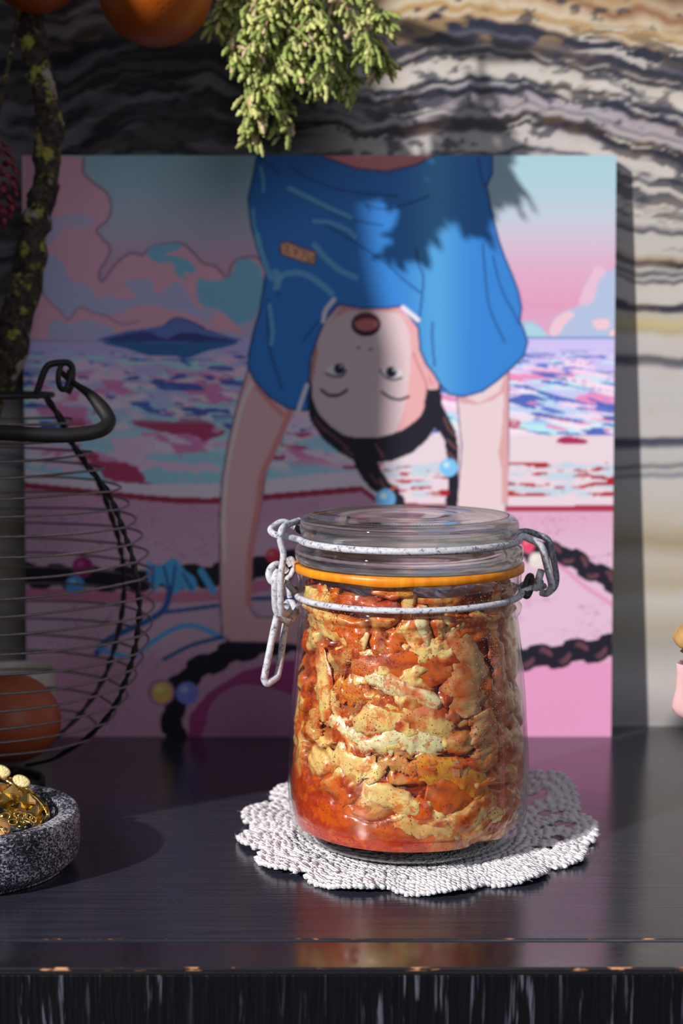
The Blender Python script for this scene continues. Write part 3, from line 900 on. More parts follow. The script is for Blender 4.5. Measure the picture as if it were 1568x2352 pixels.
# ------------------------------------------------------------------ the clip-top jar
JC = ond(937, 1700, 0.673); JX, JY = JC.x, 0.673
JZ0 = 0.0034
def zpx(py): return ond(937, py, JY).z
def rpx(hw, py):
    z = zpx(py); return hw * (JY * CT - (z - CAM_H) * ST) / F_PX
def prof(lst): return [(rpx(h, y), max(zpx(y), JZ0) if y > 1912 else zpx(y)) for y, h in lst]

BODY = [(1914, 212), (1911, 219), (1906, 232), (1896, 250), (1880, 263), (1855, 271), (1820, 275), (1780, 276), (1740, 275.5), (1700, 274), (1650, 271.5), (1600, 268.5), (1550, 264.5), (1500, 260), (1460, 256), (1430, 252.5), (1412, 250)]
NECK = [(1406, 250), (1403, 253), (1398, 256.5), (1391, 258.5), (1384, 258), (1379, 254), (1375, 251), (1368, 251), (1364, 254), (1358, 256.5), (1330, 257), (1306, 257), (1303, 254.5)]
outer = prof(BODY) + prof(NECK)
outer_s = [tuple(p) for p in smooth_prof(prof(BODY), 4)] + prof(NECK)
R_OUT = np.array(outer_s)
def r_out(z):
    zz = R_OUT[:, 1]; o = np.argsort(zz)
    return np.interp(z, zz[o], R_OUT[o, 0])
GT = 0.0011
def r_in(z): return np.minimum(r_out(z), rpx(276, 1780)) - GT
z_floor = JZ0 + 0.0062
inner = [(0.0001, z_floor + 0.0018), (0.012, z_floor + 0.0014), (0.028, z_floor), (0.040, z_floor + 0.0008)]
for z in np.linspace(z_floor + 0.0035, zpx(1304), 60):
    base = r_out(z) - GT
    if zpx(1410) < z < zpx(1372): base = rpx(250, 1400) - GT
    inner.append((float(min(base, rpx(276, 1780) - GT)), float(z)))
inner[4] = (min(inner[4][0], 0.0455), inner[4][1])
inner[5] = (min(inner[5][0], 0.0480), inner[5][1])
foot = [(0.0001, JZ0 + 0.0025), (0.030, JZ0 + 0.0022), (0.0375, JZ0 + 0.0006), (0.0400, JZ0)]
full = foot + outer_s + inner[::-1]
jar = thing('clip_top_jar', (JX, JY, JZ0), 'glass clip-top preserving jar packed with orange-red kimchi, standing on the white doily', 'jar')

def mat_glass(name, tint=(0.97, 0.985, 0.97), rough=0.02, bumpy=0.0, ior=1.5):
    a = NT(name)
    t = a.t
    t.nodes.remove(a.p)
    fr = a.n('ShaderNodeLayerWeight'); fr.inputs['Blend'].default_value = 0.5
    tr = a.n('ShaderNodeBsdfTransparent'); tr.inputs[0].default_value = (*tint, 1)
    gl = a.n('ShaderNodeBsdfGlossy'); gl.inputs['Roughness'].default_value = rough
    v = a.coord()
    drops = a.n('ShaderNodeTexVoronoi', feature='F1'); drops.inputs['Scale'].default_value = 1500
    a.l(v, drops.inputs['Vector'])
    cl = a.noise(v, 42, 4, 0.6)
    hz = a.noise(v, 18, 3)
    h = a.math('MULTIPLY', a.math('LESS_THAN', drops.outputs['Distance'], 0.35), a.ramp(cl, [(0.50, (0, 0, 0, 1)), (0.62, (1, 1, 1, 1))]))
    h = a.math('ADD', a.math('MULTIPLY', h, bumpy), a.math('MULTIPLY', hz, 0.6))
    b = a.bump(h, 0.35, 0.0006)
    a.l(b, gl.inputs['Normal'])
    fac = a.math('ADD', a.math('MULTIPLY', a.math('POWER', fr.outputs['Facing'], 4.5), 0.75), 0.035)
    mx = a.n('ShaderNodeMixShader')
    a.l(fac, mx.inputs[0]); a.l(tr.outputs[0], mx.inputs[1]); a.l(gl.outputs[0], mx.inputs[2])
    a.l(mx.outputs[0], a.out.inputs['Surface'])
    return a.m
M_GLASS = mat_glass('clear_jar_glass', (0.985, 0.99, 0.985), 0.03, 1.0)
a = NT('thick_lid_glass')
a.set(Base_Color=(0.93, 0.975, 0.92, 1), Roughness=0.02, IOR=1.47)
a.p.inputs['Transmission Weight'].default_value = 1.0
a.set(Normal=a.bump(a.noise(a.coord(), 60, 3), 0.03, 0.0008))
tb = a.n('ShaderNodeBsdfTransparent'); tb.inputs[0].default_value = (0.95, 0.98, 0.95, 1)
ms = a.n('ShaderNodeMixShader'); ms.inputs[0].default_value = 0.32
a.l(a.p.outputs[0], ms.inputs[1]); a.l(tb.outputs[0], ms.inputs[2]); a.l(ms.outputs[0], a.out.inputs['Surface'])
M_LID = a.m

v, f = lathe(full, 160, JX, JY)
link('glass_body', mesh_np('glass_body', v, f), M_GLASS, jar)
gb = NT('thick_base_glass')
gb.set(Base_Color=(0.32, 0.36, 0.36, 1), Roughness=0.03, IOR=1.45)
gb.p.inputs['Transmission Weight'].default_value = 1.0
gbp = [(0.0001, JZ0 + 0.0030), (0.030, JZ0 + 0.0026), (0.0372, JZ0 + 0.0010), (0.0400, JZ0 + 0.0003), (0.0425, JZ0 + 0.0006), (0.0436, JZ0 + 0.0022), (0.0440, JZ0 + 0.0040), (0.0430, z_floor - 0.0006), (0.028, z_floor - 0.0012), (0.0001, z_floor + 0.0006)]
v, f = lathe(gbp, 128, JX, JY)
link('glass_base', mesh_np('glass_base', v, f), gb.m, jar)['label'] = 'thick dark-looking glass base'
# row of little moulded dots round the foot
dv = []
for i in range(120):
    aa = 2 * math.pi * i / 120
    zz = JZ0 + 0.0023; rr = r_out(zz) + 0.0001
    dv.append((ICO1[0] * np.array([0.0006, 0.0006, 0.0005]) + np.array([JX + rr * math.cos(aa), JY + rr * math.sin(aa), zz]), ICO1[1]))
v, f = join_data(dv)
link('moulded_dots', mesh_np('moulded_dots', v, f), M_GLASS, jar)

# condensation on the inside of the glass
dr = []
rd = random.Random(9)
for cx_, cy_, sx_, sy_, n_ in ((800, 1470, 46, 70, 620), (770, 1350, 60, 16, 220), (1120, 1480, 30, 80, 260), (1120, 1340, 50, 18, 160), (830, 1640, 60, 90, 260)):
    for i in range(n_):
        x_, y_ = rd.gauss(cx_, sx_), rd.gauss(cy_, sy_)
        if not (690 < x_ < 1180 and 1312 < y_ < 1880) or 1372 < y_ < 1412: continue
        th_ = math.asin(max(-.97, min(.97, (x_ - 937) / 268.0))); z_ = zpx(y_ + 12 * math.cos(th_)); r__ = float(r_out(z_)) + 0.00003
        sz_ = rd.uniform(.00010, .00024)
        dr.append((ICO1[0] * sz_ + np.array([JX + r__ * math.sin(th_), JY - r__ * math.cos(th_), z_]), ICO1[1]))
v, f = join_data(dr)
dm_ = NT('water_droplets')
dm_.set(Base_Color=(0.95, 0.93, 0.92, 1), Roughness=0.05, IOR=1.33)
dm_.p.inputs['Transmission Weight'].default_value = 0.75
tag(link('condensation', mesh_np('condensation', v, f), dm_.m, jar), kind='stuff')

# lid: a thick disc with a flange, a groove for the wire and a hollow underside
LID = [(1288, 235), (1288, 252), (1285, 257.5), (1278, 261), (1265, 262), (1254, 261), (1249, 257), (1245, 250), (1238, 247), (1230, 246.5), (1226, 247), (1220, 250), (1209, 252), (1197, 251), (1189, 247.5), (1183.5, 240), (1181.5, 230), (1182.5, 222), (1183.5, 214)]
lp = prof(LID)
lid = [(0.0001, zpx(1206))] + [(rpx(120, 1226), zpx(1206)), (rpx(195, 1227), zpx(1208)), (rpx(212, 1232), zpx(1218)), (rpx(216, 1260), zpx(1260)), (rpx(219, 1286), zpx(1287))] + lp + \
      [(rpx(170, 1183), zpx(1183.2)), (rpx(166, 1183), zpx(1184.4)), (rpx(110, 1183), zpx(1184.6)), (rpx(106, 1183), zpx(1183.8)), (rpx(60, 1183), zpx(1184.2)), (0.0001, zpx(1184.4))]
v, f = lathe(lid, 160, JX, JY)
ld = link('glass_lid', mesh_np('glass_lid', v, f), M_LID, jar)
ld['label'] = 'thick greenish glass lid'
# fine ribbed ring on the lid's top edge
rb = []
for i in range(220):
    aa = 2 * math.pi * i / 220
    rr = rpx(228, 1182)
    rb.append((ICO1[0] * np.array([0.00035, 0.00035, 0.00025]) + np.array([JX + rr * math.cos(aa), JY + rr * math.sin(aa), zpx(1181.3)]), ICO1[1]))
v, f = join_data(rb)
link('ribbed_ring', mesh_np('ribbed_ring', v, f), M_LID, ld)

# rubber seal
rm = NT('orange_rubber')
at = rm.noise(rm.coord((40, 40, 3)), 6, 3)
rm.set(Base_Color=rm.ramp(at, [(0.35, L(236, 132, 14)), (0.7, L(255, 166, 36))]), Roughness=0.38)
rm.p.inputs['Subsurface Weight'].default_value = 0.0
gk = []
n = 240
angs = np.linspace(0, 2 * math.pi, n, endpoint=False)
sag = 0.0008 * np.exp(-((angs - 4.45) / 0.22) ** 2)
ring = [(rpx(240, 1296), zpx(1289.5)), (rpx(260, 1296), zpx(1289.5)), (rpx(263.5, 1296), zpx(1291)), (rpx(263.5, 1296), zpx(1306)), (rpx(260.5, 1296), zpx(1308)), (rpx(257.2, 1296), zpx(1308))]
P = np.array(ring)
X = JX + np.outer(np.cos(angs), P[:, 0]); Y = JY + np.outer(np.sin(angs), P[:, 0]); Z = np.tile(P[:, 1], (n, 1)) - sag[:, None] * (np.arange(6) >= 2)[None]
link('rubber_seal', mesh_np('rubber_seal', np.stack([X, Y, Z], -1).reshape(-1, 3), grid_faces(n, 6, cu=True, cv=True), False), rm.m, jar)['label'] = 'bright orange rubber seal'

# wire bail, latch and hinge: whitish coated wire with grey worn spots
wm = NT('white_coated_wire')
wv = wm.coord()
wc = wm.ramp(wm.noise(wv, 520, 5, 0.7), [(0.36, L(110, 108, 118)), (0.46, L(206, 206, 218)), (0.7, L(232, 232, 242))])
wm.set(Base_Color=wc, Roughness=0.62, Normal=wm.bump(wm.noise(wv, 1500, 4, 0.7), 0.45, 0.0004))
M_WIRE = wm.m
wg = NT('bare_grey_wire')
wg.set(Base_Color=wg.ramp(wg.noise(wg.coord(), 620, 5, 0.7), [(0.35, L(66, 68, 78)), (0.6, L(150, 152, 166)), (0.75, L(196, 198, 210))]), Roughness=0.5, Metallic=0.25,
       Normal=wg.bump(wg.noise(wg.coord(), 1500, 4), 0.4, 0.0003))
M_WIREG = wg.m

def J3(px, py, dy=0.0):
    p = ond(px, py, JY + dy)
    return (p.x, p.y, p.z)
def wire(name, pts, rad, mat, parent=jar, k=6, lab=None):
    P = smooth_prof(pts, k)
    o = link(name, tube_mesh(name, P, rad, 12), mat, parent)
    if lab: o['label'] = lab
    return o
def arc(hw, y, a0, a1, n, dz0=0.0, dz1=0.0):
    out = []
    for i in range(n):
        t = i / (n - 1); aa = a0 + (a1 - a0) * t
        out.append((JX + rpx(hw, y) * math.cos(aa), JY + rpx(hw, y) * math.sin(aa), zpx(y) + dz0 * (1 - t) + dz1 * t))
    return out
WR = 0.00145
pi = math.pi
front_arc = arc(252, 1236, pi + 0.16, 2 * pi - 0.25, 26, 0, 0.0004)
bail_front = [J3(640, 1231, -.008), J3(652, 1232, -.010)] + front_arc + [J3(1200, 1232, -.010), J3(1216, 1238, -.010), J3(1234, 1247, -.010), J3(1245, 1260, -.010), J3(1253, 1288, -.009), J3(1261, 1320, -.009), J3(1266, 1340, -.009), J3(1264, 1354, -.009), J3(1254, 1363, -.008), J3(1243, 1361, -.006)]
wire('bail_wire', bail_front, WR * 1.12, M_WIRE, k=3)
back_arc = arc(252, 1236, pi - 0.16, 0.25, 26, 0, 0.0004)
bail_back = [J3(677, 1210, .004), J3(660, 1201, .004), J3(646, 1199, .003), J3(629, 1208, .000), J3(621, 1217, -.003), J3(628, 1226, -.006), J3(640, 1231, -.008)]
wire('bail_wire', bail_back, WR, M_WIRE)
wire('bail_wire', [J3(684, 1212, .006), J3(690, 1220, .010)] + back_arc[3:] + [J3(1207, 1220, .012), J3(1239, 1230, .011), J3(1255, 1237, .010), J3(1263, 1250, .010), J3(1270, 1283, .009), J3(1277, 1320, .009), J3(1276, 1340, .008), J3(1270, 1352, .006), J3(1258, 1362, .002), J3(1250, 1364, -.003)], WR, M_WIREG, k=3, lab='grey worn rear run of the bail')
# latch arm
wire('latch_arm', [J3(686, 1196, .004), J3(676, 1199, .001), J3(664, 1204, -.003), J3(651, 1210, -.009), J3(645, 1222, -.012), J3(643, 1236, -.012), J3(645, 1250, -.012), J3(650, 1268, -.012), J3(650, 1285, -.012), J3(646, 1310, -.012), J3(644, 1344, -.012), J3(644, 1388, -.011), J3(648, 1408, -.009), J3(658, 1410, -.005), J3(665, 1402, -.002)], WR, M_WIRE)
wire('latch_loop', [J3(668, 1299, .004), J3(662, 1288, .004), J3(670, 1285, .004), J3(676, 1300, .004), J3(668, 1322, .003), J3(660, 1330, .002), J3(663, 1350, .002), J3(666, 1372, .002)], WR * .9, M_WIRE)
wire('latch_loop', [J3(658, 1312, -.004), J3(640, 1296, -.006), J3(624, 1302, -.008), J3(617, 1318, -.009), J3(622, 1334, -.010), J3(630, 1338, -.010)], WR * 1.05, M_WIRE)
wire('latch_lever', [J3(637, 1312, -.008), J3(633, 1322, -.010), J3(631, 1344, -.011), J3(632, 1388, -.010), J3(637, 1408, -.009), J3(648, 1422, -.008), J3(662, 1425, -.006), J3(674, 1416, -.003), J3(679, 1402, .000), J3(672, 1386, .002), J3(662, 1384, .003), J3(656, 1392, .001)], WR * 1.1, M_WIRE)
wire('latch_lever', [J3(636, 1414, -.010), J3(627, 1455, -.011), J3(617, 1505, -.012), J3(608, 1550, -.013), J3(607, 1561, -.013), J3(613, 1570, -.013), J3(622, 1565, -.012), J3(634, 1556, -.010), J3(638, 1548, -.009), J3(643, 1520, -.008), J3(650, 1470, -.006), J3(656, 1430, -.004)], WR * 1.08, M_WIRE, k=5)
# neck wire
neck = [J3(652, 1337, .000), J3(660, 1341, .000)] + arc(257.5, 1370, pi + 0.06, 2 * pi - 0.10, 30, 0.0012, 0.0026) + [J3(1205, 1357, -.004), J3(1222, 1351, -.004), J3(1240, 1350, -.004), J3(1252, 1345, -.003)]
wire('neck_wire', neck, WR * 0.95, M_WIRE, k=3)
wire('neck_wire', [J3(676, 1352, .006)] + arc(257.5, 1370, pi - 0.10, 0.10, 26, 0.0014, 0.003) + [J3(1205, 1340, .006), J3(1226, 1334, .006), J3(1244, 1338, .003)], WR * 0.9, M_WIREG, k=3, lab='grey worn rear run of the neck wire')
wire('hinge_hook', [J3(1228, 1352, -.005), J3(1234, 1345, -.006), J3(1238, 1326, -.006), J3(1243, 1309, -.005)], WR * 1.15, M_WIRE)
cp = []
for i in range(25):
    aa = 2 * pi * i / 24
    cp.append(J3(1213 + 7 * math.cos(aa) + 5 * math.sin(aa) * -1 * -.9, 1346 - 24 * math.sin(aa), -.002 + 0.004 * math.sin(aa)))
link('hinge_collar', tube_mesh('hinge_collar', cp[:-1], WR * 0.95, 10, closed=True), simple('dark_steel', L(74, 72, 76), 0.45, 0.5, 0.5, 700, 0.4), jar)['label'] = 'dark oxidised wire collar at the hinge'

# ------------------------------------------------------------------ kimchi
def wall_point(px, py, gap=0.0):
    """where the line of sight of that place on the jar meets the inner wall"""
    d = ray(px, py); o = Vector((0, 0, CAM_H)); z = zpx(py); t = None
    for _ in range(10):
        R = float(r_in(z)) - gap
        A = d.x ** 2 + d.y ** 2; B = 2 * ((o.x - JX) * d.x + (o.y - JY) * d.y); Cc = (o.x - JX) ** 2 + (o.y - JY) ** 2 - R * R
        disc = B * B - 4 * A * Cc
        t = (-B - math.sqrt(max(disc, 0))) / (2 * A)
        z = 0.5 * z + 0.5 * (CAM_H + d.z * t)
    p = o + d * t
    return math.atan2(p.y - JY, p.x - JX), p.z
def wrap(a): return (a + pi / 2 + pi) % (2 * pi) - pi      # 0 = facing front

K_J = 0.80
def kc(r, g, b): return lin((r, g, b)) / K_J
CREAM, PALE, TAN, OCH, ORG, RED, DEEP, DARK = kc(238, 196, 122), kc(246, 218, 168), kc(204, 142, 76), kc(216, 150, 40), kc(204, 90, 12), kc(156, 44, 12), kc(104, 28, 12), kc(48, 20, 12)

def kimchi_stain(u, z, seed, amount):
    """u: arc position (m), z: height (m) -> colour blend of sauce on the leaf"""
    n1 = fbm(u * 85, z * 85, seed, 5, 0.55); n2 = fbm(u * 420, z * 420, seed + 5, 3); n3 = fbm(u * 1100, z * 1100, seed + 9, 2)
    return n1, n2, n3

def tint(base, u, z, seed, amount, su=None, sv=None):
    n1, n2, n3 = kimchi_stain(u, z, seed, amount)
    if su is not None:
        n1 = 0.5 * n1 + 0.5 * fbm(su * 70, sv * 420, seed + 31, 4)
    c = np.ones(u.shape + (3,)) * base
    th = 0.66 - 0.29 * amount
    k = sstep(th, th + 0.10, n1)[..., None] * 0.85
    c = c * (1 - k) + ORG * k
    k = sstep(th + 0.09, th + 0.17, n1 + 0.10 * (n2 - 0.5))[..., None] * 0.85
    c = c * (1 - k) + RED * k
    fb = fbm(u * 330 + 50, z * 900, seed + 3, 3)[..., None]
    c = c * (0.72 + 0.5 * fb)
    k = (sstep(0.75, 0.80, n2) * sstep(0.35, 0.6, n1))[..., None]
    c = c * (1 - k) + DEEP * k
    k = sstep(0.86, 0.90, n3)[..., None] * 0.7
    c = c * (1 - k) + DARK * k
    return np.clip(c, 0, 1)

km = mat_paint('kimchi_flesh', 0.30, 0.30, 380, coat=0.8)
km.p.inputs['Subsurface Weight'].default_value = 0.28
km.p.inputs['Subsurface Radius'].default_value = (0.0035, 0.0016, 0.0006)
km.p.inputs['Subsurface Scale'].default_value = 1.0
kt = [n_ for n_ in km.t.nodes if n_.type == 'ATTRIBUTE'][0].outputs['Color']
kv = km.coord()
gz = km.ramp(km.noise(kv, 150, 6, 0.68, 0.6), [(0.50, (0, 0, 0, 1)), (0.60, (0.75, 0.75, 0.75, 1))])
k1 = km.mix(gz, kt, (*[float(q) for q in ORG], 1))
k1 = km.mix(km.ramp(km.noise(kv, 330, 5, 0.7, 0.8), [(0.57, (0, 0, 0, 1)), (0.64, (0.6, 0.6, 0.6, 1))]), k1, (*[float(q) for q in RED], 1))
vo = km.n('ShaderNodeTexVoronoi', feature='F1'); vo.inputs['Scale'].default_value = 620
km.l(kv, vo.inputs['Vector'])
sp_ = km.math('LESS_THAN', vo.outputs['Distance'], km.math('MULTIPLY', km.math('SUBTRACT', km.noise(kv, 110, 3), 0.36), 0.9))
k1 = km.mix(km.math('MULTIPLY', sp_, 0.85), k1, (*[float(q) for q in DEEP], 1))
km.set(Base_Color=k1)
M_KIM = km.m

ZK0, ZK1 = z_floor + 0.0022, zpx(1336)
def build_mass():
    na, nz = 640, 250
    A, T = np.meshgrid(np.linspace(-pi, pi, na, endpoint=False), np.linspace(0, 1, nz), indexing='ij')
    Z = ZK0 + (ZK1 - ZK0) * T
    u = A * 0.05
    wx_ = 0.004 * (fbm(u * 90, Z * 90, 201, 3) - 0.5); wz_ = 0.004 * (fbm(u * 90 + 7, Z * 90, 202, 3) - 0.5)
    ridge = np.abs(fbm((u + wx_ * 2) * 62, (Z + wz_ * 2) * 105 + 40, 205, 3, 0.42) - 0.5) * 2.6
    sauce = sstep(0.25, -0.05, (Z - ZK0) / (ZK1 - ZK0) + 0.16 * A / 1.2) * sstep(0.7, 0.1, A) * sstep(-2.2, -1.5, A)
    dep = (0.0004 + 0.0046 * (1 - np.clip(ridge, 0, 1)) ** 2.2 + 0.0008 * fbm(u * 300, Z * 300, 212, 2)) * (1 - sauce) + 0.0003 * sauce
    R = r_in(Z) - dep
    R = np.where(Z < zpx(1890), np.minimum(R, 0.0472 - dep + (Z - ZK0) * 0.35), R)
    col = tint(TAN, u, Z, 220, 0.85)
    big = fbm(u * 60, Z * 60, 231, 3)
    k = sstep(0.50, 0.60, big)[..., None]
    col = col * (1 - k) + tint(ORG, u, Z, 232, 0.9) * k
    k = sstep(0.50, 0.58, fbm(u * 90 + 4, Z * 70, 236, 3))[..., None]
    col = col * (1 - k) + tint(CREAM, u, Z, 237, 0.25) * k
    # ravines between the pieces are darker
    k = sstep(0.42, 0.08, ridge)[..., None] * 0.75
    col = col * (1 - k) + DEEP * k
    # smooth red brine pooled low on the left
    sc = kc(168, 50, 20) * (0.85 + 0.3 * fbm(u * 300, Z * 300, 240, 3)[..., None])
    sp = sstep(0.70, 0.78, fbm(u * 900, Z * 900, 241, 2))[..., None] * 0.5
    sc = sc * (1 - sp) + DEEP * sp
    k = sauce[..., None]
    col = col * (1 - k) + sc * k
    # the right flank is mixed browner
    k = (sstep(0.45, 0.9, A) * 0.55)[..., None]
    col = col * (1 - k) + tint(kc(186, 128, 84), u, Z, 250, 0.7) * k
    v = np.stack([JX + R * np.sin(A), JY - R * np.cos(A), Z], -1).reshape(-1, 3)
    f = grid_faces(na, nz, cu=True)
    # closing lids
    c0 = len(v)
    v = np.vstack([v, [[JX, JY, ZK0 + 0.001]], [[JX, JY, ZK1 - 0.004]]])
    i = np.arange(na); j = (i + 1) % na
    me = mesh_np('kimchi_brine', v, np.vstack([f, np.stack([j * nz, i * nz, np.full(na, c0), np.full(na, c0)], -1)[:0]]), True, np.vstack([col.reshape(-1, 3), [RED], [ORG]]))
    o = link('kimchi_brine', me, M_KIM)
    tag(o, 'mash of shredded cabbage in red chilli brine filling the jar', 'kimchi', kind='stuff')
    # rough top of the mass
    nr = 30
    A2, T2 = np.meshgrid(np.linspace(-pi, pi, 160, endpoint=False), np.linspace(0.02, 1, nr), indexing='ij')
    R2 = (rpx(250, 1400) - GT - 0.0012) * T2
    X2, Y2 = R2 * np.sin(A2), -R2 * np.cos(A2)
    Z2 = ZK1 - 0.001 + 0.008 * (fbm(X2 * 110 + 9, Y2 * 110, 260, 4) - 0.55)
    c2 = tint(TAN, X2, Y2, 262, 1.0)
    me = mesh_np('kimchi_top', np.stack([JX + X2, JY + Y2, Z2], -1).reshape(-1, 3), grid_faces(160, nr, cu=True), True, c2.reshape(-1, 3))
    tag(link('kimchi_surface', me, M_KIM, o), kind='stuff')
build_mass()

def cabbage(path, width, base, amount, seed, thick=0.0032, gap=0.0002, ruffle=0.0, rib=0.0, name='cabbage_piece', ang=None):
    """a flat or stem-like piece lying against the inside of the glass; path in photograph pixels, or in (angle, height) when ang"""
    pts = path if ang else [wall_point(x, y) for x, y in path]
    uv = np.array([(wrap(q[0]) if not ang else q[0], q[1]) for q in pts])
    U = smooth_prof([(q[0] * 0.05, q[1]) for q in uv], 12)
    m = 34
    idx = np.linspace(0, len(U) - 1, m)
    U = np.stack([np.interp(idx, np.arange(len(U)), U[:, c]) for c in range(2)], -1)
    T = np.gradient(U, axis=0); T /= np.hypot(T[:, 0], T[:, 1])[:, None] + 1e-9
    N = np.stack([-T[:, 1], T[:, 0]], -1)
    s = np.linspace(0, 1, m)
    wpx = width * 0.635 / F_PX * 0.5
    rs = np.random.RandomState(seed)
    W = wpx * (np.clip(np.sin(np.pi * (0.04 + 0.92 * s)), 0, 1) ** 0.32) * (1 + 0.35 * (fbm(s * 5, s * 0 + seed, seed, 3) - 0.5))
    ncr = 22
    phi = np.linspace(0, 2 * pi, ncr, endpoint=False)
    cx = np.sign(np.cos(phi)) * np.abs(np.cos(phi)) ** 0.75; cz = np.sin(phi)
    S, PH = np.meshgrid(s, np.arange(ncr), indexing='ij')
    CX = cx[PH]; CZ = cz[PH]
    edge = 1 + (0.25 + ruffle * 1.6) * (fbm(S * 9 + seed, np.sign(CX) * 3.0 + seed, seed + 2, 3) - 0.5)
    off = W[:, None] * CX * edge
    u = U[:, 0][:, None] + N[:, 0][:, None] * off
    z = U[:, 1][:, None] + N[:, 1][:, None] * off
    th = thick * 0.5 * (0.35 + 0.65 * np.sqrt(np.clip(1 - (np.abs(CX) ** 2.2), 0, 1)))
    th = th * np.clip(W / W.max(), 0.25, 1)[:, None]
    along = s[:, None] * len(path) * 0.006
    ribn = fbm(along * 60 + seed, off * 900 + 3, seed + 8, 3)
    wav = ruffle * 0.0020 * (fbm(u * 170 + seed, z * 170, seed + 7, 3) - 0.5) * 2 + (0.0007 + 0.0016 * ruffle + rib) * (0.62 - ribn) * 1.5
    dep = gap + thick * 0.5 + 0.0005 - CZ * th + np.maximum(wav, 0) + 0.0004 * fbm(u * 900, z * 900, seed + 1, 2)
    z = np.clip(z, ZK0 + 0.0008, None)
    R = r_in(z) - np.maximum(dep, 0.00025)
    R = np.where(z < zpx(1890), np.minimum(R, 0.0474 + (z - ZK0) * 0.35), R)
    A = u / 0.05
    X = JX + R * np.sin(A); Y = JY - R * np.cos(A)
    col = tint(base, u, z, seed, min(1.0, amount + 0.12), along + 0 * off, off)
    col = col * (0.72 + 0.5 * ribn[..., None])
    vein = np.exp(-(off / (wpx * 0.16)) ** 2)[..., None] * 0.25
    col = col * (1 - vein) + PALE * vein
    rim = sstep(0.70, 1.0, np.abs(CX))[..., None] * 0.5
    col = col * (1 - rim) + (0.5 * ORG + 0.5 * RED) * rim
    v = np.stack([X, Y, z], -1).reshape(-1, 3)
    f = grid_faces(m, ncr, cv=True)
    c0 = len(v)
    v = np.vstack([v, v[:ncr].mean(0), v[-ncr:].mean(0)])
    tri = [[c0, i, (i + 1) % ncr, (i + 1) % ncr] for i in range(ncr)] + [[c0 + 1, (m - 1) * ncr + (i + 1) % ncr, (m - 1) * ncr + i, (m - 1) * ncr + i] for i in range(ncr)]
    me = bpy.data.meshes.new(name)
    me.from_pydata(v.tolist(), [], f.tolist() + [q[:3] for q in tri])
    me.polygons.foreach_set('use_smooth', np.ones(len(me.polygons), dtype=bool))
    at = me.color_attributes.new('paint', 'FLOAT_COLOR', 'POINT')
    cc = np.ones((len(v), 4), dtype=np.float32); cc[:c0, :3] = np.clip(col.reshape(-1, 3), 0, 1); cc[c0:, :3] = base
    at.data.foreach_set('color', cc.ravel())
    return link(name, me, M_KIM)

